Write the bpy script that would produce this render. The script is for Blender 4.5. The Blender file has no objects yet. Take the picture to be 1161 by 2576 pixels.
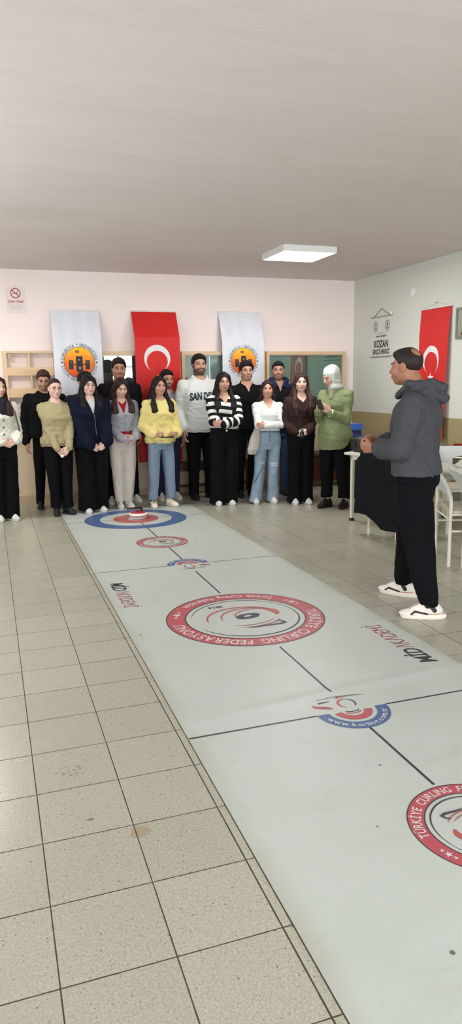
import bpy, bmesh, math, random
import numpy as np
from mathutils import Vector, Matrix
from mathutils.bvhtree import BVHTree

random.seed(4)
PI = math.pi
SC = bpy.context.scene
COL = SC.collection

# ------------------------------------------------------------------ camera
PP = np.array([580.5, 1288.0])
VL = np.array([-33.0, 967.0])
VC = np.array([5939.0, 967 - (5939 + 33) * 0.0137])
FPX = math.sqrt(-(VC - PP) @ (VL - PP))
_d1 = np.array([*(VL - PP), FPX]); _d1 /= np.linalg.norm(_d1)
_d2 = np.array([*(VC - PP), FPX]); _d2 /= np.linalg.norm(_d2)
_up = np.cross(_d2, _d1)
if _up[1] > 0: _up = -_up
RW = np.stack([_d2, _d1, _up])
CAM_H = 1.5
cam_data = bpy.data.cameras.new('camera')
cam_data.sensor_fit = 'VERTICAL'; cam_data.sensor_height = 36.0
cam_data.lens = FPX / 2576 * 36.0
cam_data.clip_start = 0.05; cam_data.clip_end = 200
cam = bpy.data.objects.new('camera', cam_data); COL.objects.link(cam)
cam.matrix_world = Matrix.LocRotScale(Vector((0, 0, CAM_H)),
    Matrix(((RW[0, 0], -RW[0, 1], -RW[0, 2]), (RW[1, 0], -RW[1, 1], -RW[1, 2]), (RW[2, 0], -RW[2, 1], -RW[2, 2]))).to_quaternion(), None)
SC.camera = cam

# ------------------------------------------------------------------ view, sky, window light
SC.view_settings.view_transform = 'Standard'
SC.view_settings.look = 'None'
SC.view_settings.gamma = 1.0
SC.view_settings.use_curve_mapping = False
SC.view_settings.exposure = 0.55
SKY = 1.0
world = bpy.data.worlds.new('sky'); SC.world = world
world.use_nodes = True
wb = world.node_tree.nodes['Background']
wb.inputs['Color'].default_value = (0.82, 0.92, 1.0, 1); wb.inputs['Strength'].default_value = SKY

XL, XR, YN, YF, ZC = -1.8, 5.05, -3.6, 9.35, 2.875   # room shell
LEFT_WIN = [(-2.6, -0.6), (0.4, 2.4), (3.4, 5.4), (6.3, 8.1)]   # window openings along y
REAR_WIN = [(-1.2, 0.6), (1.2, 3.0), (3.4, 4.8)]                # window openings along x
WZ0, WZ1 = 0.95, 2.45

def rad_(d): return d * PI / 180
def area(name, loc, rot, sx, sy, power, col):
    l = bpy.data.lights.new(name, 'AREA'); l.shape = 'RECTANGLE'; l.size = sx; l.size_y = sy
    l.energy = power; l.color = col
    o = bpy.data.objects.new(name, l); o.location = loc; o.rotation_euler = rot; COL.objects.link(o)
    return o
P_LEFT, P_REAR = 40.0, 128.0
TILT = rad_(16)
for i_, (a, b) in enumerate(LEFT_WIN):
    area('daylight_window', (XL - 0.12, (a + b) / 2, (WZ0 + WZ1) / 2), (0, -PI / 2 - TILT, 0), WZ1 - WZ0, b - a, P_LEFT * (0.15, 0.40, 0.95, 0.34)[i_] * (b - a) / 2, (0.93, 0.985, 1.06))
for (a, b) in REAR_WIN:
    area('daylight_window', ((a + b) / 2, YN - 0.12, (WZ0 + WZ1) / 2), (PI / 2 + TILT * 0.9, 0, 0), b - a, WZ1 - WZ0, P_REAR * (b - a) / 1.8, (0.93, 0.985, 1.06))

# ------------------------------------------------------------------ helpers: colour and materials
def lin(c):
    c = np.asarray(c, float) / 255.0
    return np.where(c <= 0.04045, c / 12.92, ((c + 0.055) / 1.055) ** 2.4)
def L4(c): return (*[float(v) for v in lin(c)], 1.0)

class NT:
    """tiny node-tree writer"""
    def __init__(s, name):
        s.m = bpy.data.materials.new(name); s.m.use_nodes = True
        s.t = s.m.node_tree; s.b = s.t.nodes['Principled BSDF']; s.out = s.t.nodes['Material Output']
    def n(s, kind, **kw):
        nd = s.t.nodes.new(kind)
        for k, v in kw.items():
            if k.startswith('i_'):
                key = k[2:]; key = int(key) if key.isdigit() else key.replace('_', ' ')
                s.put(nd.inputs[key], v)
            else: setattr(nd, k, v)
        return nd
    def put(s, sock, v):
        if isinstance(v, bpy.types.NodeSocket): s.t.links.new(v, sock)
        else: sock.default_value = v
    def math(s, op, a, b=0.0, c=0.0):
        nd = s.t.nodes.new('ShaderNodeMath'); nd.operation = op
        s.put(nd.inputs[0], a); s.put(nd.inputs[1], b); s.put(nd.inputs[2], c)
        return nd.outputs[0]
    def mix(s, f, a, b, blend='MIX'):
        nd = s.t.nodes.new('ShaderNodeMix'); nd.data_type = 'RGBA'; nd.blend_type = blend
        s.put(nd.inputs[0], f); s.put(nd.inputs[6], a); s.put(nd.inputs[7], b)
        return nd.outputs[2]
    def ramp(s, f, stops):
        nd = s.t.nodes.new('ShaderNodeValToRGB'); s.put(nd.inputs[0], f)
        e = nd.color_ramp.elements
        while len(e) < len(stops): e.new(0.5)
        for el, (p, c) in zip(e, stops):
            el.position = p; el.color = c if len(c) == 4 else (*c, 1)
        return nd.outputs[0]
    def coord(s, which='Object', scale=(1, 1, 1), loc=(0, 0, 0), rot=(0, 0, 0)):
        tc = s.t.nodes.new('ShaderNodeTexCoord'); mp = s.t.nodes.new('ShaderNodeMapping')
        s.t.links.new(tc.outputs[which], mp.inputs[0])
        mp.inputs['Scale'].default_value = scale; mp.inputs['Location'].default_value = loc; mp.inputs['Rotation'].default_value = rot
        return mp.outputs[0]
    def noise(s, vec, scale, detail=3.0, rough=0.5, dist=0.0):
        nd = s.t.nodes.new('ShaderNodeTexNoise'); s.t.links.new(vec, nd.inputs['Vector'])
        nd.inputs['Scale'].default_value = scale; nd.inputs['Detail'].default_value = detail
        nd.inputs['Roughness'].default_value = rough; nd.inputs['Distortion'].default_value = dist
        return nd.outputs['Fac']
    def bump(s, h, strength=0.3, dist=0.01):
        nd = s.t.nodes.new('ShaderNodeBump'); s.t.links.new(h, nd.inputs['Height'])
        nd.inputs['Strength'].default_value = strength; nd.inputs['Distance'].default_value = dist
        s.t.links.new(nd.outputs[0], s.b.inputs['Normal'])
    def done(s, col=None, rough=0.6, metal=0.0, spec=0.5):
        if col is not None: s.put(s.b.inputs['Base Color'], col)
        s.put(s.b.inputs['Roughness'], rough); s.b.inputs['Metallic'].default_value = metal
        s.b.inputs['Specular IOR Level'].default_value = spec
        return s.m

def mat(name, rgb, rough=0.6, var=0.06, scale=8.0, bump=0.0, bscale=60.0, metal=0.0, spec=0.4, stretch=(1, 1, 1)):
    """plain surface with a little tonal variation and optional fine relief"""
    t = NT(name); v = t.coord('Object', stretch)
    f = t.noise(v, scale, 4)
    c = lin(rgb)
    a = tuple(np.clip(c * (1 - var * 1.6), 0, 1)) + (1,); b = tuple(np.clip(c * (1 + var * 1.6), 0, 1)) + (1,)
    col = t.mix(f, a, b)
    if bump: t.bump(t.noise(v, bscale, 3), bump, 0.004)
    return t.done(col, rough, metal, spec)

def cloth(name, rough=0.85, bump=0.35, bscale=220.0, var=0.08, spec=0.2, sheen=0.0, vscale=9.0):
    """fabric coloured by the mesh's own dye colour attribute"""
    t = NT(name); v = t.coord('Object')
    at = t.n('ShaderNodeAttribute', attribute_name='Col')
    f = t.noise(v, vscale, 4, 0.6)
    k = t.math('ADD', t.math('MULTIPLY', f, 2 * var), 1 - var)
    col = t.mix(1.0, at.outputs['Color'], k, 'MULTIPLY')
    w = t.noise(v, bscale, 2)
    t.bump(w, bump, 0.003)
    t.b.inputs['Sheen Weight'].default_value = sheen
    return t.done(col, rough, 0.0, spec)

def emit(name, rgb, strength):
    t = NT(name)
    t.b.inputs['Base Color'].default_value = L4(rgb)
    t.b.inputs['Emission Color'].default_value = L4(rgb); t.b.inputs['Emission Strength'].default_value = strength
    return t.m

# ------------------------------------------------------------------ helpers: objects
def link(name, me, m=None, parent=None, loc=None):
    o = bpy.data.objects.new(name, me); COL.objects.link(o)
    if m is not None:
        for mm in (m if isinstance(m, (list, tuple)) else [m]): me.materials.append(mm)
    if parent is not None: o.parent = parent
    if loc is not None: o.location = loc
    return o
def tag(o, label=None, cat=None, group=None, kind=None):
    if label: o['label'] = label
    if cat: o['category'] = cat
    if group: o['group'] = group
    if kind: o['kind'] = kind
    return o
def empty(name, loc=(0, 0, 0), rz=0.0):
    o = bpy.data.objects.new(name, None); COL.objects.link(o); o.location = loc; o.rotation_euler = (0, 0, rz)
    o.empty_display_size = 0.1
    return o

class MB:
    """mesh builder"""
    def __init__(s): s.v = []; s.f = []; s.mi = []
    def add(s, vs, fs, mi=0):
        o = len(s.v); s.v += [tuple(map(float, p)) for p in vs]
        s.f += [tuple(i + o for i in f) for f in fs]; s.mi += [mi] * len(fs)
    def box(s, lo, hi, mi=0, R=None, c=None, bev=0.0):
        lo = np.array(lo, float); hi = np.array(hi, float)
        if bev > 0:
            bm = bmesh.new(); bmesh.ops.create_cube(bm, size=1)
            for v in bm.verts: v.co = Vector((lo + hi) / 2 + (hi - lo) * np.array(v.co))
            bmesh.ops.bevel(bm, geom=bm.edges[:], offset=bev, segments=2, affect='EDGES', clamp_overlap=True)
            bm.verts.ensure_lookup_table()
            vs = [v.co[:] for v in bm.verts]; fs = [[v.index for v in f.verts] for f in bm.faces]; bm.free()
        else:
            vs = [(x, y, z) for x in (lo[0], hi[0]) for y in (lo[1], hi[1]) for z in (lo[2], hi[2])]
            fs = [(0, 1, 3, 2), (4, 6, 7, 5), (0, 4, 5, 1), (2, 3, 7, 6), (0, 2, 6, 4), (1, 5, 7, 3)]
        if R is not None:
            vs = [tuple(R @ Vector(p)) for p in vs]
        s.add(vs, fs, mi); return s
    def tube(s, pts, r, n=12, mi=0, cap=True, closed=False):
        P = [Vector(p) for p in pts]; m = len(P)
        rs = r if isinstance(r, (list, tuple)) else [r] * m
        rings = []; up = None
        for i in range(m):
            if closed: t = (P[(i + 1) % m] - P[i - 1])
            else: t = P[min(i + 1, m - 1)] - P[max(i - 1, 0)]
            t.normalize()
            if up is None:
                up = Vector((0, 0, 1)) if abs(t.z) < 0.9 else Vector((1, 0, 0))
            a = t.cross(up); a.normalize(); up = a.cross(t); up.normalize()
            rings.append([P[i] + (a * math.cos(2 * PI * k / n) + up * math.sin(2 * PI * k / n)) * rs[i] for k in range(n)])
        vs = [tuple(q) for rg in rings for q in rg]; fs = []
        for i in range(m if closed else m - 1):
            j = (i + 1) % m
            for k in range(n):
                k2 = (k + 1) % n
                fs.append((i * n + k, i * n + k2, j * n + k2, j * n + k))
        if cap and not closed:
            fs.append(tuple(range(n))[::-1]); fs.append(tuple((m - 1) * n + k for k in range(n)))
        s.add(vs, fs, mi); return s
    def lathe(s, prof, c=(0, 0, 0), n=40, mi=0):
        vs = []; fs = []; m = len(prof)
        for (r, z) in prof:
            for k in range(n):
                a = 2 * PI * k / n; vs.append((c[0] + r * math.cos(a), c[1] + r * math.sin(a), c[2] + z))
        for i in range(m - 1):
            for k in range(n):
                k2 = (k + 1) % n; fs.append((i * n + k, i * n + k2, (i + 1) * n + k2, (i + 1) * n + k))
        fs.append(tuple(range(n))[::-1]); fs.append(tuple((m - 1) * n + k for k in range(n)))
        s.add(vs, fs, mi); return s
    def build(s, name, m=None, parent=None, smooth=False, loc=None):
        me = bpy.data.meshes.new(name); me.from_pydata(s.v, [], s.f)
        me.polygons.foreach_set('material_index', s.mi)
        if smooth:
            me.polygons.foreach_set('use_smooth', [True] * len(me.polygons))
            me.set_sharp_from_angle(angle=0.7) if hasattr(me, 'set_sharp_from_angle') else None
        me.update()
        bm = bmesh.new(); bm.from_mesh(me); bmesh.ops.recalc_face_normals(bm, faces=bm.faces[:]); bm.to_mesh(me); bm.free()
        return link(name, me, m, parent, loc)
# ------------------------------------------------------------------ implicit surfaces (bodies, clothes, hair, soft things)
V = lambda *a: np.array(a, float)
def smin(a, b, k):
    if k <= 0: return np.minimum(a, b)
    h = np.maximum(k - np.abs(a - b), 0) / k
    return np.minimum(a, b) - h * h * (k * 0.25)
def cone(a, b, ra, rb=None, flat=None):
    """tapered capsule; flat=(direction, factor) squashes it along a direction"""
    a = np.asarray(a, float); b = np.asarray(b, float); rb = ra if rb is None else rb
    r = max(ra, rb); lo = np.minimum(a, b) - r; hi = np.maximum(a, b) + r
    ab = b - a; L2 = max(float(ab @ ab), 1e-9)
    def f(X, Y, Z):
        px, py, pz = X - a[0], Y - a[1], Z - a[2]
        t = np.clip((px * ab[0] + py * ab[1] + pz * ab[2]) / L2, 0, 1)
        qx, qy, qz = px - t * ab[0], py - t * ab[1], pz - t * ab[2]
        if flat is not None:
            n, k = flat; n = np.asarray(n, float); n = n / np.linalg.norm(n)
            w = (qx * n[0] + qy * n[1] + qz * n[2]) * (1 / k - 1)
            qx, qy, qz = qx + w * n[0], qy + w * n[1], qz + w * n[2]
        return np.sqrt(qx * qx + qy * qy + qz * qz) - (ra + t * (rb - ra))
    return lo, hi, f
def ell(c, r, R=None):
    c = np.asarray(c, float); r = np.asarray(r, float); m = r.max() if R is not None else r
    def f(X, Y, Z):
        px, py, pz = X - c[0], Y - c[1], Z - c[2]
        if R is not None:
            px, py, pz = (R[0, 0] * px + R[1, 0] * py + R[2, 0] * pz, R[0, 1] * px + R[1, 1] * py + R[2, 1] * pz, R[0, 2] * px + R[1, 2] * py + R[2, 2] * pz)
        k0 = np.sqrt((px / r[0]) ** 2 + (py / r[1]) ** 2 + (pz / r[2]) ** 2)
        k1 = np.sqrt((px / r[0] ** 2) ** 2 + (py / r[1] ** 2) ** 2 + (pz / r[2] ** 2) ** 2) + 1e-9
        return k0 * (k0 - 1) / k1
    return c - m, c + m, f
def rbox(c, h, r, R=None):
    c = np.asarray(c, float); h = np.asarray(h, float); m = np.linalg.norm(h) + r if R is not None else h + r
    def f(X, Y, Z):
        px, py, pz = X - c[0], Y - c[1], Z - c[2]
        if R is not None:
            px, py, pz = (R[0, 0] * px + R[1, 0] * py + R[2, 0] * pz, R[0, 1] * px + R[1, 1] * py + R[2, 1] * pz, R[0, 2] * px + R[1, 2] * py + R[2, 2] * pz)
        qx, qy, qz = np.abs(px) - h[0], np.abs(py) - h[1], np.abs(pz) - h[2]
        return np.sqrt(np.maximum(qx, 0) ** 2 + np.maximum(qy, 0) ** 2 + np.maximum(qz, 0) ** 2) + np.minimum(np.maximum(qx, np.maximum(qy, qz)), 0) - r
    return c - m, c + m, f
def loft(tab, p=2.2, sm=0.02):
    """stack of rounded cross-sections: rows (z, cx, cy, half width, half depth)"""
    T = np.array(sorted(tab), float)
    zz = np.linspace(T[0, 0], T[-1, 0], 240)
    C = [np.interp(zz, T[:, 0], T[:, i]) for i in range(1, 5)]
    w = max(1, int(sm / max((zz[1] - zz[0]), 1e-6)))
    if w > 1:
        ker = np.hanning(2 * w + 3)[1:-1]; ker /= ker.sum()
        C = [np.convolve(np.pad(c, w, mode='edge'), ker, mode='valid') for c in C]
    lo = V((C[0] - C[2]).min(), (C[1] - C[3]).min(), zz[0]); hi = V((C[0] + C[2]).max(), (C[1] + C[3]).max(), zz[-1])
    def f(X, Y, Z):
        cx, cy, a, b = [np.interp(Z, zz, c) for c in C]
        q = (np.abs((X - cx) / a) ** p + np.abs((Y - cy) / b) ** p) ** (1 / p)
        d = (q - 1) * np.minimum(a, b)
        return np.maximum(d, np.maximum(Z - zz[-1], zz[0] - Z))
    return lo, hi, f

def axis(lo, hi, res, fine=()):
    p = [lo]
    while p[-1] < hi:
        r = res
        for (a, b, fr) in fine:
            if a <= p[-1] <= b: r = min(r, fr)
        p.append(p[-1] + r)
    return np.array(p)

class Shape:
    def __init__(s): s.ops = []
    def add(s, prim, k=0.0): s.ops.append((prim, k, 1)); return s
    def cut(s, prim, k=0.0): s.ops.append((prim, k, -1)); return s
    def post(s, fn): s.ops.append((fn, 0, 0)); return s
    def mesh(s, res=0.008, zres=None, zfine=(), bounds=None):
        zres = zres or res
        adds = [p for p, k, t in s.ops if t == 1]
        lo = np.min([p[0] for p in adds], axis=0) - 0.02; hi = np.max([p[1] for p in adds], axis=0) + 0.02
        if bounds is not None: lo = np.maximum(lo, bounds[0]); hi = np.minimum(hi, bounds[1])
        ax = [axis(lo[0], hi[0], res), axis(lo[1], hi[1], res), axis(lo[2], hi[2], zres, zfine)]
        d = np.full([len(a) for a in ax], 0.5)
        for p, k, t in s.ops:
            if t == 0:
                d = p(d, ax[0][:, None, None], ax[1][None, :, None], ax[2][None, None, :]); continue
            plo, phi, f = p; pad = k + 0.025; sl = []
            for a, l, h in zip(ax, plo, phi):
                i0 = max(int(np.searchsorted(a, l - pad)) - 1, 0); i1 = min(int(np.searchsorted(a, h + pad)) + 1, len(a)); sl.append(slice(i0, max(i1, i0)))
            sl = tuple(sl)
            if d[sl].size == 0: continue
            e = f(ax[0][sl[0]][:, None, None], ax[1][sl[1]][None, :, None], ax[2][sl[2]][None, None, :])
            if t == 1: d[sl] = smin(d[sl], np.broadcast_to(e, d[sl].shape), k)
            else: d[sl] = -smin(-d[sl], np.broadcast_to(e, d[sl].shape), k)
        return nets(d, ax)

def nets(d, ax):
    """surface nets on a rectilinear grid -> verts, quads"""
    d[[0, -1]] = 0.5; d[:, [0, -1]] = 0.5; d[:, :, [0, -1]] = 0.5
    ins = d < 0
    n = d.shape
    c = [ins[i:n[0] - 1 + i, j:n[1] - 1 + j, k:n[2] - 1 + k] for i in (0, 1) for j in (0, 1) for k in (0, 1)]
    cnt = sum(q.astype(np.int8) for q in c)
    act = (cnt > 0) & (cnt < 8)
    I, J, K = np.nonzero(act)
    idx = np.full(act.shape, -1, np.int64); idx[I, J, K] = np.arange(len(I))
    P = np.zeros((len(I), 3)); W = np.zeros(len(I))
    cor = [(i, j, k) for i in (0, 1) for j in (0, 1) for k in (0, 1)]
    for a in range(8):
        for b in range(a + 1, 8):
            A, B = cor[a], cor[b]
            if sum(abs(x - y) for x, y in zip(A, B)) != 1: continue
            da = d[I + A[0], J + A[1], K + A[2]]; db = d[I + B[0], J + B[1], K + B[2]]
            m = (da < 0) != (db < 0)
            t = np.where(m, da / np.where(m, da - db, 1), 0)
            for q, (g, G) in enumerate(zip((I, J, K), ax)):
                pa = G[g + A[q]]; pb = G[g + B[q]]
                P[:, q] += np.where(m, pa + t * (pb - pa), 0)
            W += m
    P /= W[:, None]
    F = []
    for q in range(3):
        o1, o2 = [(1, 2), (2, 0), (0, 1)][q]
        sl0 = [slice(None)] * 3; sl1 = [slice(None)] * 3
        sl0[q] = slice(0, -1); sl1[q] = slice(1, None)
        a = ins[tuple(sl0)]; b = ins[tuple(sl1)]
        for sgn, m in ((1, a & ~b), (-1, ~a & b)):
            E = np.array(np.nonzero(m)).T
            if len(E) == 0: continue
            ok = (E[:, o1] > 0) & (E[:, o2] > 0) & (E[:, o1] < n[o1] - 1) & (E[:, o2] < n[o2] - 1); E = E[ok]
            def g(u, v):
                Q = E.copy(); Q[:, o1] -= u; Q[:, o2] -= v
                return idx[Q[:, 0], Q[:, 1], Q[:, 2]]
            quad = np.stack([g(1, 1), g(0, 1), g(0, 0), g(1, 0)], 1)
            F.append(quad if sgn == 1 else quad[:, ::-1])
    F = np.concatenate(F)
    return P, F

def to_mesh(name, P, F, col=None, smooth=True):
    me = bpy.data.meshes.new(name)
    me.vertices.add(len(P)); me.vertices.foreach_set('co', P.astype(np.float32).ravel())
    me.loops.add(F.size); me.loops.foreach_set('vertex_index', F.astype(np.int32).ravel())
    me.polygons.add(len(F)); me.polygons.foreach_set('loop_start', np.arange(0, F.size, 4, dtype=np.int32))
    me.polygons.foreach_set('loop_total', np.full(len(F), 4, np.int32))
    me.polygons.foreach_set('use_smooth', np.full(len(F), smooth))
    if col is not None:
        a = me.color_attributes.new('Col', 'FLOAT_COLOR', 'POINT')
        c = np.ones((len(P), 4), np.float32); c[:, :3] = col
        a.data.foreach_set('color', c.ravel())
    me.update(calc_edges=True); me.validate()
    return me
def flatcol(P, rgb): return np.tile(lin(rgb), (len(P), 1))
def sstep(a, b, x):
    t = np.clip((x - a) / (b - a), 0, 1); return t * t * (3 - 2 * t)
def wrinkle(amp, k, seed, zstretch=1.0):
    rs = np.random.RandomState(seed); D = rs.normal(size=(5, 3)); D /= np.linalg.norm(D, axis=1)[:, None]
    D[:, 2] *= zstretch; ph = rs.rand(5, 2) * 6.3; kk = k * (0.6 + rs.rand(5) * 0.9)
    def f(d, X, Y, Z):
        w = 0
        for i in range(5):
            u = D[i, 0] * X + D[i, 1] * Y + D[i, 2] * Z
            u2 = D[(i + 1) % 5, 0] * X + D[(i + 1) % 5, 1] * Y + D[(i + 1) % 5, 2] * Z
            w = w + np.sin(kk[i] * u + 1.6 * np.sin(kk[i] * 0.55 * u2 + ph[i, 0]) + ph[i, 1])
        return d + amp * w / 2.2
    return f
def rotz(a): c, s = math.cos(a), math.sin(a); return np.array([[c, -s, 0], [s, c, 0], [0, 0, 1.0]])
def rotx(a): c, s = math.cos(a), math.sin(a); return np.array([[1.0, 0, 0], [0, c, -s], [0, s, c]])
def roty(a): c, s = math.cos(a), math.sin(a); return np.array([[c, 0, s], [0, 1.0, 0], [-s, 0, c]])
def rad(d): return d * PI / 180
def unit(v): v = np.asarray(v, float); return v / np.linalg.norm(v)

# ------------------------------------------------------------------ people
SKIN_M = None
def elbow_ik(s, w, L1, L2, pole):
    s = np.asarray(s); w = np.asarray(w); v = w - s; D = np.linalg.norm(v)
    D2 = min(D, (L1 + L2) * 0.995); a = (L1 * L1 - L2 * L2 + D2 * D2) / (2 * D2)
    hgt = math.sqrt(max(L1 * L1 - a * a, 0)); u = v / D
    p = np.asarray(pole, float); p = p - (p @ u) * u; p = unit(p)
    return s + u * a * (D / D2 if D > D2 else 1) + p * hgt
def add_hand(sh, w, d, n, side, curl=0.5, s=1.0, thumb=0.5, curls=None):
    """palm, four separate bent fingers and a thumb from the palm's side; side=+1 for the figure's left hand"""
    d = unit(d); n = np.asarray(n, float); n = unit(n - (n @ d) * d)
    t = np.cross(d, n) * (-1 if side > 0 else 1)
    w = np.asarray(w, float)
    for off in (0.029, 0.010, -0.010, -0.028):
        sh.add(cone(w + t * off * 0.55 * s, w + d * 0.086 * s + t * off * s, 0.0145 * s, 0.0118 * s), 0.012 * s)
    for i, (off, L) in enumerate(((0.030, 0.074), (0.0105, 0.083), (-0.0095, 0.077), (-0.0285, 0.061))):
        p = w + d * 0.088 * s + t * off * s; dd = d.copy(); a = 0.0; c = curls[i] if curls else curl
        for seg, (fr, bend, r) in enumerate(((0.45, 62, 0.0092), (0.31, 78, 0.0084), (0.24, 50, 0.0074))):
            a += c * bend * PI / 180
            dd = d * math.cos(a) + n * math.sin(a)
            q = p + dd * L * fr * s
            sh.add(cone(p, q, r * s, (r - 0.0006) * s), 0.004 * s if seg else 0.006 * s)
            p = q
    p = w + d * 0.018 * s + t * 0.022 * s + n * 0.006 * s
    d1 = unit(d * 0.62 + t * (0.75 - 0.45 * thumb) + n * 0.5 * thumb); q = p + d1 * 0.046 * s
    sh.add(cone(p, q, 0.0145 * s, 0.0115 * s), 0.012 * s)
    d2 = unit(d * 0.85 + t * (0.3 - 0.75 * thumb) + n * 0.4 * thumb); q2 = q + d2 * 0.034 * s
    sh.add(cone(q, q2, 0.0108 * s, 0.0085 * s), 0.005 * s)

BODY_F = [(0.472, 0.060, 0.055, 0.004), (0.485, 0.098, 0.068, 0.006), (0.525, 0.106, 0.072, 0.006), (0.57, 0.096, 0.064, 0.002), (0.62, 0.079, 0.054, -0.002),
          (0.675, 0.085, 0.060, -0.004), (0.725, 0.092, 0.072, -0.008), (0.77, 0.095, 0.062, -0.001), (0.800, 0.084, 0.050, 0.005), (0.824, 0.058, 0.040, 0.009), (0.850, 0.033, 0.031, 0.008)]
BODY_M = [(0.472, 0.060, 0.055, 0.004), (0.485, 0.092, 0.066, 0.004), (0.525, 0.098, 0.070, 0.004), (0.57, 0.093, 0.066, 0.000), (0.62, 0.088, 0.062, -0.004),
          (0.675, 0.095, 0.066, -0.004), (0.725, 0.104, 0.070, -0.004), (0.77, 0.108, 0.066, 0.000), (0.800, 0.098, 0.054, 0.005), (0.824, 0.070, 0.045, 0.009), (0.852, 0.039, 0.036, 0.008)]

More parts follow.
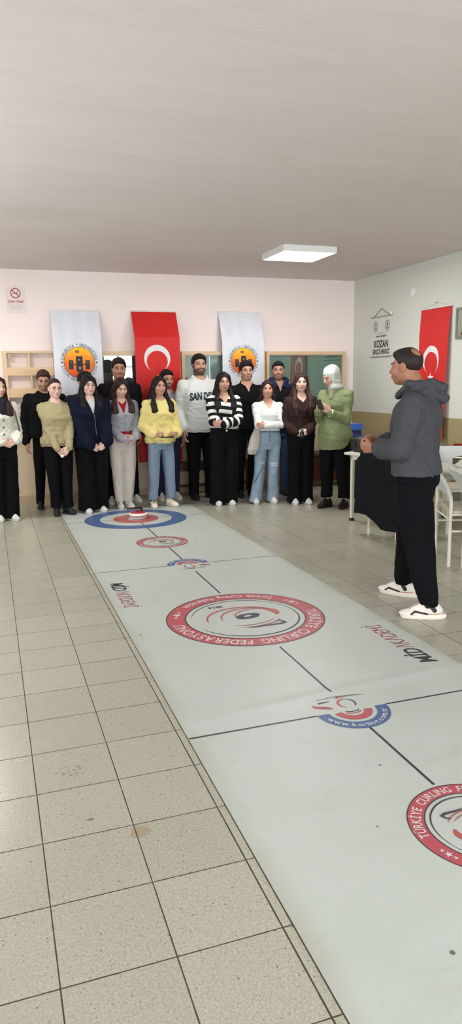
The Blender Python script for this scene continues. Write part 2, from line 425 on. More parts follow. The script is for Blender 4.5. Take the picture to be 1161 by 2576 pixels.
class Person:
    def __init__(s, loc, S, sex='f', yaw=0.0, label='', hs=None, build=1.0, res=0.005, skin=(205, 165, 140), group='students standing along the back wall'):
        s.S, s.sex, s.res, s.build = S, sex, res, build
        s.root = empty('person', (loc[0], loc[1], loc[2] if len(loc) > 2 else 0), rad(yaw)); tag(s.root, label, 'person', group)
        s.loc = np.array([loc[0], loc[1], 0.0]); s.yaw = rad(yaw)
        s.hs = hs or (S / 7.35 / 0.23 if sex == 'f' else S / 7.5 / 0.23)
        s.skin = lin(skin)
        s.tab = BODY_F if sex == 'f' else BODY_M
        s.sx = (0.100 if sex == 'f' else 0.114) * S * build
        s.sh = {}
        for q in (-1, 1): s.sh[q] = V(q * s.sx, 0.008 * S, 0.796 * S)
        s.seed = int(loc[0] * 971 + loc[1] * 37) % 9999
    def local(s, P):
        """world point to this figure's own frame"""
        return rotz(-s.yaw) @ (np.asarray(P, float) - s.loc)
    def head_pose(s, yaw=0, pitch=0, roll=0, lean=(0, 0)):
        S = s.S; piv = V(lean[0], 0.012 * S + lean[1], S - 0.225 * s.hs)
        s.Rh = rotz(rad(yaw)) @ rotx(rad(pitch)) @ roty(rad(roll))
        s.hc = piv + s.Rh @ (V(0, -0.018, 0.110) * s.hs)
        s.neck0 = V(0, 0.014 * S, 0.815 * S); s.piv = piv
    def h(s, x, y, z): return s.hc + s.Rh @ (V(x, y, z) * s.hs)
    def hinv(s, P): return ((P - s.hc) @ s.Rh) / s.hs
    def hell(s, c, r): return ell(s.h(*c), np.array(r) * s.hs, s.Rh)
    def arms(s, R, L):
        """R, L: dict(w=wrist, d=finger dir, n=palm dir, pole=, curl=, thumb=)"""
        s.arm = {}
        L1, L2 = 0.172 * s.S, 0.150 * s.S
        for q, A in ((-1, R), (1, L)):
            w = np.asarray(A['w'], float)
            e = elbow_ik(s.sh[q], w, L1, L2, A.get('pole', (q * 0.6, 0.7, -0.4)))
            u = w - s.sh[q]; Dm = (L1 + L2) * 0.995
            s.arm[q] = dict(A, e=e, w=w)
    def legs(s, feet=((-0.09, 0, -8), (0.09, 0, 8)), knee_fwd=0.01):
        s.feet = feet; s.leg = {}
        for q, f in ((-1, feet[0]), (1, feet[1])):
            hip = V(q * 0.052 * s.S * s.build, 0.0, 0.50 * s.S); lift = f[3] if len(f) > 3 else 0.0
            ank = V(f[0], f[1] + 0.03, 0.055 * s.S + lift)
            kn = hip * 0.46 + ank * 0.54 + V(0, -knee_fwd - 0.01, 0)
            s.leg[q] = (hip, kn, ank)
    def body(s, lips=(176, 108, 100), brow=(45, 32, 28), beard=0.0, moustache=0.0, makeup=0.5, hands=True, gaze=(0, 0), eyes=True, sock=(34, 34, 38)):
        S, hs = s.S, s.hs; B = Shape(); fem = s.sex == 'f'
        B.add(loft([(z * S, 0, cy * S, a * S * s.build * 0.97, b * S * s.build * 0.97) for z, a, b, cy in s.tab]), 0)
        nr = (0.0285 if fem else 0.035) * S
        B.add(cone(s.neck0, s.h(0, 0.020, -0.055), nr * 1.08, nr), 0.035)
        for q in (-1, 1):
            A = s.arm[q]
            B.add(cone(s.sh[q] * V(0.80, 1, 1), s.sh[q], 0.025 * S, 0.023 * S), 0.03)
            B.add(cone(s.sh[q], A['e'], 0.023 * S, 0.0195 * S), 0.02)
            B.add(cone(A['e'], A['w'], 0.0195 * S, 0.0155 * S if not fem else 0.014 * S), 0.01)
            if hands:
                add_hand(B, A['w'], A['d'], A['n'], q, A.get('curl', 0.45), (S / 1.75) * (1.0 if not fem else 0.95), A.get('thumb', 0.5), A.get('curls'))
            hip, kn, ank = s.leg[q]
            B.add(cone(hip, kn, 0.045 * S, 0.030 * S), 0.02)
            B.add(cone(kn, ank, 0.030 * S, 0.020 * S), 0.01)
            f = s.feet[0 if q < 0 else 1]; Rf = rotz(rad(f[2])); lift = f[3] if len(f) > 3 else 0.0
            B.add(cone(V(f[0], f[1], 0.045 + lift) + Rf @ V(0, 0.035, 0), V(f[0], f[1], 0.032 + lift) + Rf @ V(0, -0.055, 0), 0.022, 0.017), 0.03)
        # head
        B.add(s.hell((0, 0.016, 0.030), (0.074, 0.092, 0.085)), 0.012)
        B.add(s.hell((0, -0.026, -0.028), (0.060 if fem else 0.063, 0.064, 0.080)), 0.03)
        B.add(s.hell((0, -0.058, -0.088), (0.027 if fem else 0.033, 0.027, 0.024)), 0.03)
        for q in (-1, 1):
            B.add(s.hell((q * (0.042 if fem else 0.048), -0.006, -0.060), (0.020, 0.032, 0.030)), 0.03)
            B.add(s.hell((q * 0.038, -0.060, -0.030), (0.023, 0.026, 0.022)), 0.025)
            B.add(s.hell((q * 0.030, -0.080, 0.022), (0.024, 0.012, 0.008)), 0.014)
            B.cut(s.hell((q * 0.031, -0.100, 0.000), (0.0170, 0.016, 0.0088)), 0.012)
            B.add(cone(s.h(q * 0.016, -0.080, 0.0092), s.h(q * 0.045, -0.072, 0.0075), 0.0046 * hs), 0.006)
            B.add(cone(s.h(q * 0.018, -0.081, -0.0105), s.h(q * 0.044, -0.073, -0.009), 0.0034 * hs), 0.006)
            ear = s.hell((q * 0.076, 0.010, -0.008), (0.008, 0.021, 0.031)); B.add(ear, 0.008)
            B.cut(s.hell((q * 0.086, 0.004, -0.004), (0.007, 0.010, 0.017)), 0.005)
        B.add(cone(s.h(0, -0.086, 0.012), s.h(0, -0.106, -0.030), 0.0085 * hs, 0.0120 * hs), 0.012)
        for q in (-1, 1): B.add(s.hell((q * 0.0125, -0.096, -0.035), (0.0085, 0.010, 0.008)), 0.006)
        B.add(s.hell((0, -0.086, -0.056), (0.024, 0.012, 0.010)), 0.014)
        B.add(s.hell((0, -0.0955, -0.0605), (0.021, 0.0075, 0.0048)), 0.004)
        B.add(s.hell((0, -0.0935, -0.0725), (0.018, 0.0085, 0.0062)), 0.004)
        hz = sorted([s.arm[-1]['w'][2], s.arm[1]['w'][2]])
        zf = [(s.hc[2] - 0.15, s.hc[2] + 0.15, s.res * 0.8), (hz[0] - 0.17, hz[1] + 0.12, s.res * 0.9)]
        P, F = B.mesh(s.res, 0.014, zf)
        # natural colouring of skin, lips, brows, beard
        C = np.tile(s.skin, (len(P), 1)); q = s.hinv(P)
        def paint(mask, col, f=1.0):
            m = (np.clip(mask, 0, 1) * f)[:, None]; C[:] = C * (1 - m) + (lin(col) if max(col) > 1 else np.array(col)) * m
        ax_ = np.abs(q[:, 0]); front = sstep(-0.045, -0.06, q[:, 1])
        paint((1 - sstep(0.5, 1.0, ((ax_ - 0.036) / 0.03) ** 2 + ((q[:, 2] + 0.028) / 0.025) ** 2)) * front, tuple(s.skin * np.array([1.02, 0.86, 0.82])), 0.5)
        if beard > 0:
            bm_ = sstep(-0.036, -0.054, q[:, 2] + 0.25 * np.maximum(0, ax_ - 0.035)) * sstep(0.035, 0.015, q[:, 1]) * sstep(-0.140, -0.118, q[:, 2])
            side = sstep(0.052, 0.062, ax_) * sstep(0.01, -0.01, q[:, 2]) * sstep(0.012, -0.004, q[:, 1]) * sstep(-0.042, -0.026, q[:, 1]) * sstep(-0.140, -0.118, q[:, 2])
            lipz = 1 - sstep(0.8, 1.2, (q[:, 0] / 0.027) ** 2 + ((q[:, 2] + 0.066) / 0.0125) ** 2)
            paint(np.maximum(bm_, side) * (1 - lipz), brow, beard)
        if moustache > 0:
            paint((1 - sstep(0.6, 1.1, (q[:, 0] / 0.031) ** 2 + ((q[:, 2] + 0.051) / 0.0085) ** 2)) * front, brow, moustache)
        paint((1 - sstep(0.75, 1.1, (q[:, 0] / 0.025) ** 2 + ((q[:, 2] + 0.0663) / 0.0118) ** 2)) * front, lips, 0.85)
        paint((1 - sstep(0.3, 1.0, (q[:, 0] / 0.022) ** 2 + ((q[:, 2] + 0.0663) / 0.0022) ** 2)) * front, (90, 45, 42), 0.7)
        zb = 0.0245 - 6.0 * (ax_ - 0.032) ** 2 + 0.05 * (ax_ - 0.032)
        paint(sstep(0.0062, 0.0030, np.abs(q[:, 2] - zb)) * sstep(0.009, 0.014, ax_) * sstep(0.055, 0.047, ax_) * front, brow, 0.9)
        e2 = ((ax_ - 0.031) / 0.019) ** 2 + ((q[:, 2] - 0.001) / 0.0115) ** 2
        paint((1 - sstep(0.85, 1.25, e2)) * front, tuple(s.skin * 0.62), 0.55)
        paint(sstep(0.005, 0.002, np.abs(q[:, 2] - (0.0070 - 9 * (ax_ - 0.031) ** 2))) * (1 - sstep(0.9, 1.3, ((ax_ - 0.031) / 0.019) ** 2)) * front, (38, 26, 24), makeup)
        for k in (-1, 1):
            paint(1 - sstep(0.5, 1.2, (((q[:, 0] - k * 0.006) / 0.0035) ** 2 + ((q[:, 2] + 0.0445) / 0.003) ** 2)), (95, 55, 48), 0.6)
        if sock: C[P[:, 2] < 0.145] = lin(sock)
        o = link('body', to_mesh('body', P, F, C), SKIN_M, s.root)
        s.body_bvh = None
        if eyes:
            for k in (-1, 1):
                bm = bmesh.new(); bmesh.ops.create_uvsphere(bm, u_segments=20, v_segments=14, radius=0.0125 * hs)
                me = bpy.data.meshes.new('eye'); bm.to_mesh(me); bm.free()
                a = me.color_attributes.new('Col', 'FLOAT_COLOR', 'POINT')
                gd = unit(V(math.sin(rad(gaze[0])), -1.0, math.sin(rad(gaze[1]))))
                for vtx, cc in zip(me.vertices, a.data):
                    ang = math.acos(max(-1, min(1, float(unit(np.array(vtx.co)) @ gd))))
                    cc.color = (*lin((168, 156, 148)), 1) if ang > 0.68 else ((*lin((44, 28, 20)), 1) if ang > 0.30 else (*lin((10, 8, 8)), 1))
                me.polygons.foreach_set('use_smooth', [True] * len(me.polygons))
                e = link('eye', me, EYE_M, s.root)
                e.matrix_local = Matrix.LocRotScale(Vector(s.h(k * 0.031, -0.0722, 0.0)), Matrix(s.Rh.tolist()).to_quaternion(), None)
        return o
    # ------------------------------------------------ clothes
    def torso_tab(s, z0, ease, hem_ease=None, z1=0.852, depth=1.0):
        S = s.S; zs = [r[0] for r in s.tab]
        he = ease if hem_ease is None else hem_ease; out = []
        for z in sorted(set([z0] + [q for q in zs if z0 < q < z1 - 0.004] + [z1])):
            zl = max(z, 0.525) if hem_ease is not None else z
            a, b, cy = [np.interp(zl, zs, [r[i] for r in s.tab]) for i in (1, 2, 3)]
            t = np.clip((0.78 - z) / (0.78 - z0 + 1e-6), 0, 1); ez = ease * (1 - t) + he * t
            if z > 0.80: ez *= max(0.25, 1 - (z - 0.80) / 0.07)
            if z < 0.78 and hem_ease is not None:
                a = a * (1 - t * 0.5) + np.interp(0.74, zs, [r[1] for r in s.tab]) * t * 0.5
            out.append((z * S, 0, cy * S, a * S * s.build + ez, (b * S * s.build + ez * 0.85) * depth))
        return out
    def top(s, name, rgb, z0=0.53, ease=0.025, hem_ease=0.03, sl=(0.058, 0.048, 0.036), cuff=None, neck='crew', fold=0.0034, rib=None, m=None, colfn=None, label=None, extra=None, open_front=None,
            sleeve_end=0.0, short=None, collar=None, res=None, depth=1.0, smk=0.05, puff=0.0):
        S = s.S; T = Shape()
        T.add(loft(s.torso_tab(z0, ease, hem_ease, depth=depth)), 0)
        for q in (-1, 1):
            A = s.arm[q]; e, w = A['e'], A['w']; shp = s.sh[q]
            r0, r1, r2 = [r * S / 1.65 for r in sl]
            T.add(cone(shp * V(0.72, 1, 1), shp, r0 * 0.80, r0 * 0.84), smk)
            if short is not None:
                T.add(cone(shp, shp + (e - shp) * short, r0, r1 * 1.12), smk * 0.8)
            else:
                T.add(cone(shp, shp + (e - shp) * 0.3, r0 * 0.84, r0), smk * 0.7); T.add(cone(shp + (e - shp) * 0.3, e, r0, r1), 0.02)
                we = w - unit(w - e) * sleeve_end
                T.add(cone(e, e + (we - e) * 0.85, r1, r2 * 1.15 + puff), 0.02)
                if puff: T.add(cone(e + (we - e) * 0.5, e + (we - e) * 0.85, r1 * 0.9 + puff, r2 + puff), 0.02)
                T.add(cone(e + (we - e) * 0.85, we, r2, (cuff or r2)), 0.012)
        if rib is not None:   # gathered hem band
            a = s.torso_tab(z0, ease, hem_ease)[0]
            T.add(loft([(a[0] - rib, 0, a[2], a[3] - 0.012, a[4] - 0.012), (a[0] + 0.006, 0, a[2], a[3] - 0.008, a[4] - 0.008)]), 0.01)
        if extra: extra(T)
        T.post(wrinkle(fold, 46, s.seed)); T.post(wrinkle(fold * 0.6, 95, s.seed + 5))
        nr = (0.0285 if s.sex == 'f' else 0.035) * S
        if neck == 'crew': T.cut(cone(V(0, -0.012, 0.838 * S), V(0, -0.005, 0.95 * S), nr + 0.012, nr + 0.03), 0.004)
        elif neck == 'high': T.cut(cone(V(0, 0.0, 0.850 * S), V(0, 0.0, 0.95 * S), nr + 0.008, nr + 0.01), 0.004)
        elif isinstance(neck, tuple):    # ('v', depth, half width)
            T.cut(cone(V(0, -0.006, 0.835 * S), V(0, 0, 0.95 * S), nr + 0.014, nr + 0.03), 0.004)
            zt, dv, hw = 0.84 * S, neck[1], neck[2]
            nz = 9
            for i in range(nz):
                t = i / (nz - 1); z = zt - dv * t; wv = hw * (1 - t) + 0.004
                yf = -np.interp(z / S, [r[0] for r in s.tab], [r[2] - r[3] for r in s.tab]) * S * s.build
                yy = yf - ease * 0.9 if False else -(np.interp(z / S, [r[0] for r in s.tab], [r[2] for r in s.tab]) * S * s.build) + np.interp(z / S, [r[0] for r in s.tab], [r[3] for r in s.tab]) * S
                T.cut(rbox((0, yy - 0.055, z), (wv, 0.062, dv / nz * 0.62), 0.004), 0.004)
        if open_front:
            z0c, z1c, w0, w1 = open_front; nz = 16
            for i in range(nz):
                t = i / (nz - 1); z = (z0c + (z1c - z0c) * t) * S; wv = w0 + (w1 - w0) * t
                yy = -(np.interp(z / S, [r[0] for r in s.tab], [r[2] - r[3] for r in s.tab]) * S * s.build)
                T.cut(rbox((0, yy - 0.075, z), (wv, 0.082, (z1c - z0c) * S / nz * 0.6), 0.004), 0.004)
        if collar: collar(T)
        zf = ()
        P, F = T.mesh(res or max(s.res * 1.25, 0.0055), None, zf)
        C = flatcol(P, rgb) if colfn is None else colfn(P)
        o = link(name, to_mesh(name, P, F, C), m or CLOTH_M, s.root)
        if label: o['label'] = label
        s.last_top = (P, F)
        return o
    def trousers(s, name, rgb, waist=0.615, hem=0.02, radii=((0.50, 0.082), (0.38, 0.075), (0.27, 0.062), (0.15, 0.058), (0.03, 0.060)), fold=0.003, ease=0.010, m=None, colfn=None, zcut=None, flare_y=1.05, res=None, seam=0.008, label=None):
        S = s.S; T = Shape()
        tab = [r for r in s.torso_tab(0.472, ease, None, z1=waist)]; tab.insert(0, (0.448 * S, 0, 0.004 * S, 0.07 * S, 0.066 * S))
        T.add(loft(tab), 0)
        for q in (-1, 1):
            hip, kn, ank = s.leg[q]; rows = []
            f = s.feet[0 if q < 0 else 1]
            for z, r in sorted(radii):
                zz = z * S
                if z < hem: continue
                if zz >= kn[2]: t = np.clip((zz - kn[2]) / (hip[2] - kn[2]), 0, 1.1); c = kn + (hip - kn) * t
                else: t = (zz - ank[2]) / (kn[2] - ank[2]); c = ank + (kn - ank) * t
                r = r * S / 1.65 * s.build
                rows.append((zz, c[0], c[1], r, r * flare_y))
            r0 = rows[0]
            if r0[0] > hem * S + 1e-4: rows.insert(0, (hem * S, r0[1] + (r0[1] - rows[1][1]) * 0.3, r0[2], r0[3], r0[4]))
            T.add(loft(rows, p=2.15), seam)
        T.post(wrinkle(fold, 34, s.seed + 11, 0.35)); T.post(wrinkle(fold * 0.55, 80, s.seed + 12, 0.6))
        P, F = T.mesh(res or max(s.res * 1.5, 0.0065), 0.012)
        C = flatcol(P, rgb) if colfn is None else colfn(P)
        o = link(name, to_mesh(name, P, F, C), m or CLOTH_M, s.root)
        if label: o['label'] = label
        return o
    def shoes(s, rgb, sole=(225, 222, 214), kind='sneaker', L=None, patch=None, label=None, res=0.0045, sole_h=0.020):
        L = (L or 0.152 * s.S)
        k = L / 0.26
        for q, f in ((-1, s.feet[0]), (1, s.feet[1])):
            sh = Shape()
            sh.add(ell((0, -0.080 * k, 0.026), (0.040 * k, 0.062 * k, 0.030)), 0)
            sh.add(cone((0, -0.05 * k, 0.032), (0, 0.05 * k, 0.052), 0.036 * k, 0.034 * k), 0.03)
            sh.add(ell((0, 0.065 * k, 0.048), (0.034 * k, 0.046 * k, 0.044)), 0.03)
            if kind == 'sneaker':
                sh.add(cone((0, 0.035 * k, 0.06), (0, 0.045 * k, 0.088), 0.036 * k, 0.035 * k), 0.02)
                sh.add(cone((0, -0.055 * k, 0.066), (0, 0.0, 0.088), 0.018 * k, 0.024 * k), 0.02)
            sh.post(lambda d, X, Y, Z: np.maximum(d, sole_h - 0.004 - Z))
            P, F = sh.mesh(res)
            C = flatcol(P, rgb)
            if patch: patch(P, C)
            o = link('shoe', to_mesh('shoe', P, F, C), SHOE_M, s.root)
            if label: o['label'] = label
            so = Shape()
            so.add(loft([(0.0, 0, 0, 0.038 * k, 0.126 * k), (sole_h * 0.5, 0, 0, 0.042 * k, 0.132 * k), (sole_h, 0, 0, 0.041 * k, 0.130 * k)], p=2.5, sm=0.0), 0)
            so.cut(cone((0.075 * k, -0.0 * k, -0.1), (0.075 * k, 0.0, 0.1), 0.036 * k), 0.01); so.cut(cone((-0.078 * k, 0.0, -0.1), (-0.078 * k, 0.0, 0.1), 0.036 * k), 0.01)
            P, F = so.mesh(res); P[:, 2] = np.clip(P[:, 2], 0, sole_h)
            so_o = link('sole', to_mesh('sole', P, F, flatcol(P, sole)), SHOE_M, o)
            so_o['label'] = 'pale shoe sole' if sum(sole) > 380 else 'dark shoe sole'
            lift = f[3] if len(f) > 3 else 0.0
            o.matrix_local = Matrix.LocRotScale(Vector((f[0], f[1], lift)), Matrix((rotz(rad(f[2])) @ rotx(rad(f[4] if len(f) > 4 else 0))).tolist()).to_quaternion(), None)
    # ------------------------------------------------ hair
    def hair(s, rgb, style='short', vol=0.011, length=0.70, front=True, hl=None, tuck=1.0, zback=None, part=0.0, fr=(1, 1), m=None, rgb2=None, face=(0.055, 0.076, 0.100), face_z=-0.018, crown_cut=None, label=None, res=None):
        hs, S = s.hs, s.S; H = Shape()
        H.add(s.hell((0, 0.017, 0.033), (0.074 + vol, 0.092 + vol, 0.084 + vol)), 0)
        hy = [-0.12, -0.085, -0.062, -0.04, -0.028, -0.006, 0.012, 0.03, 0.06, 0.12]
        hz = hl or [0.080, 0.074, 0.058, 0.030, -0.012, -0.018, 0.000, -0.035, -0.062, -0.066]
        inv = s.Rh
        def loc(X, Y, Z):
            px, py, pz = X - s.hc[0], Y - s.hc[1], Z - s.hc[2]
            return [(inv[0, i] * px + inv[1, i] * py + inv[2, i] * pz) / hs for i in range(3)]
        if style in ('short', 'buzz'):
            H.add(s.hell((0.004, -0.030, 0.078), (0.062, 0.055, 0.030 + vol)), 0.02)
            def cutline(d, X, Y, Z):
                x, y, z = loc(X, Y, Z)
                line = np.interp(y, hy, hz)
                t = np.clip((line + 0.038 - z) / 0.038, 0, 1)
                return np.maximum(d + (vol + 0.004) * hs * t * t, (line - 0.006 - z) * hs)
            H.post(cutline)
            if crown_cut: H.cut(s.hell(*crown_cut), 0.01)
        else:
            H.add(s.hell((0, 0.045, -0.01), (0.068 + vol, 0.058 + vol, 0.085)), 0.03)
            if style in ('long', 'bob'):
                zb = (zback or length) * S
                ends = V(0, 0.135, zb)
                if style == 'long':
                    for k in (-1, 0, 1):
                        H.add(cone(s.h(k * 0.04, 0.055, -0.03), V(k * 0.085, 0.105 + 0.01 * (k == 0), 0.80 * S), 0.055 * hs, 0.050), 0.03)
                        H.add(cone(V(k * 0.085, 0.105, 0.80 * S), V(k * 0.075, 0.105, zb), 0.050, 0.022), 0.03)
                fside = {-1: fr[0], 1: fr[1]}
                for q in (-1, 1):
                    H.add(cone(s.h(q * 0.060, -0.028, 0.070), s.h(q * 0.079, -0.012, -0.02), 0.020 * hs, 0.023 * hs), 0.025)
                    H.add(cone(s.h(q * 0.079, -0.008, -0.02), s.h(q * 0.082, 0.000, -0.10), 0.025 * hs, 0.028 * hs), 0.02)
                    if style == 'long' and fside[q] > 0:
                        A = s.h(q * 0.082, 0.0, -0.10); Bp = V(q * 0.100 * tuck, -0.085, 0.800 * S); Cp = V(q * 0.094 * tuck, -0.120 - s.chest, 0.745 * S); D = V(q * 0.088 * tuck, -0.122 - s.chest, length * S)
                        H.add(cone(A, Bp, 0.027 * hs, 0.029), 0.03)
                        for u, r, dz in ((-0.016, 0.021, 0.0), (0.008, 0.022, 0.02), (0.028, 0.017, 0.06)):
                            H.add(cone(Bp + V(q * u * 0.6, 0, 0), Cp + V(q * u, 0, 0), 0.023, r, (V(0, 1, 0.3), 0.7)), 0.012); H.add(cone(Cp + V(q * u, 0, 0), D + V(q * u * 0.8, 0.004, dz), r, 0.006, (V(0, 1, 0), 0.65)), 0.010)
            if style == 'pony':
                H.add(cone(s.h(0.0, 0.10, 0.0), V(-0.03, 0.12, 0.80 * S), 0.03 * hs, 0.034), 0.02); H.add(cone(V(-0.03, 0.12, 0.80 * S), V(-0.05, 0.12, length * S), 0.034, 0.012), 0.02)
            H.cut(s.hell((part * 0.02, -0.100, face_z), face), 0.008)
            if style == 'pony':
                H.post(lambda d, X, Y, Z: np.maximum(d, np.where(Z > 0.86 * S, (np.interp(loc(X, Y, Z)[1], [-0.12, -0.07, -0.03, 0.0, 0.02, 0.05, 0.1], [0.088, 0.076, 0.046, 0.020, 0.000, -0.05, -0.07]) - loc(X, Y, Z)[2]) * hs, -1)))
        amp = 0.0010 if style not in ('buzz',) else 0.0004
        if style == 'short': H.post(wrinkle(0.0026, 210, s.seed + 3))
        def strands(d, X, Y, Z):
            x, y, z = loc(X, Y, Z)
            ang = np.arctan2(x, y + 0.02)
            g = np.sin(ang * 26 + 0.8 * np.sin(z * 9 + x * 8)) + 0.9 * np.sin(x * 330 + 1.2 * np.sin(z * 9)) + 0.5 * np.sin(x * 190 + 40 * y)
            return d + amp * g
        H.post(strands)
        P, F = H.mesh(res or s.res, None)
        C = flatcol(P, rgb)
        if rgb2 is not None:
            t = sstep(0.05, -0.45, s.hinv(P)[:, 2])[:, None]; C = C * (1 - t) + lin(rgb2) * t
        o = link('hair', to_mesh('hair', P, F, C), m or HAIR_M, s.root)
        if label: o['label'] = label
        return o
    chest = 0.0
    def glasses(s, rgb=(40, 32, 30)):
        g = MB()
        for k in (-1, 1):
            pts = [s.h(k * 0.033 + 0.0225 * math.cos(a) , -0.104 + 0.006 * abs(math.cos(a)), -0.003 + 0.0185 * math.sin(a)) for a in np.linspace(0, 2 * PI, 25)[:-1]]
            g.tube(pts, 0.0013 * s.hs, 6, closed=True)
            g.tube([s.h(k * 0.055, -0.098, 0.003), s.h(k * 0.076, -0.06, 0.006), s.h(k * 0.080, 0.005, 0.008)], 0.0014 * s.hs, 6)
        g.tube([s.h(-0.0105, -0.106, 0.002), s.h(0, -0.110, 0.004), s.h(0.0105, -0.106, 0.002)], 0.0012 * s.hs, 6)
        o = g.build('glasses', mat('spectacle_frame', rgb, 0.35, 0.02), s.root, smooth=True); o['label'] = 'thin framed spectacles'
        return o

SKIN_M = cloth('skin', rough=0.5, bump=0.08, bscale=160, var=0.05, spec=0.4)
SKIN_M.node_tree.nodes['Principled BSDF'].inputs['Subsurface Weight'].default_value = 0.12
SKIN_M.node_tree.nodes['Principled BSDF'].inputs['Subsurface Radius'].default_value = (0.012, 0.005, 0.003)
EYE_M = cloth('eye_surface', rough=0.15, bump=0.0, var=0.0, spec=0.5)
CLOTH_M = cloth('cotton_fabric')
KNIT_M = cloth('knit_fabric', bump=0.7, bscale=120, var=0.10)
DENIM_M = cloth('denim', bump=0.4, bscale=260, var=0.22, vscale=7)
BLACK_M = cloth('black_fabric', rough=0.88, bump=0.3, var=0.15, spec=0.12)
SHOE_M = cloth('shoe_leather', rough=0.55, bump=0.1, var=0.05, spec=0.35)
def hair_mat():
    t = NT('hair_strands'); v = t.coord('Object', (1, 1, 0.07)); at = t.n('ShaderNodeAttribute', attribute_name='Col')
    f = t.noise(v, 190, 3, 0.6); col = t.mix(1.0, at.outputs['Color'], t.math('ADD', 0.55, t.math('MULTIPLY', f, 0.9)), 'MULTIPLY')
    t.bump(f, 0.8, 0.004); return t.done(col, 0.5, 0.0, 0.2)
HAIR_M = hair_mat()
# ------------------------------------------------------------------ room shell
def wall_mat(name, upper, lower, zband, base=None):
    """painted plaster: a light upper coat and a tan dado below zband"""
    t = NT(name); v = t.coord('Object')
    geo = t.n('ShaderNodeNewGeometry'); sp = t.n('ShaderNodeSeparateXYZ'); t.t.links.new(geo.outputs['Position'], sp.inputs[0])
    z = sp.outputs[2]
    f = t.noise(v, 1.3, 5, 0.6); g = t.noise(v, 9.0, 4, 0.6)
    def two(c, k):
        c = lin(c); return t.mix(f, tuple(c * (1 - k)) + (1,), tuple(np.clip(c * (1 + k), 0, 1)) + (1,))
    step = t.math('GREATER_THAN', z, zband)
    col = t.mix(step, two(lower, 0.07), two(upper, 0.035))
    t.bump(t.noise(v, 45, 4, 0.65), 0.12, 0.004)
    return t.done(col, t.math('ADD', 0.42, t.math('MULTIPLY', step, 0.3)), 0.0, 0.3)

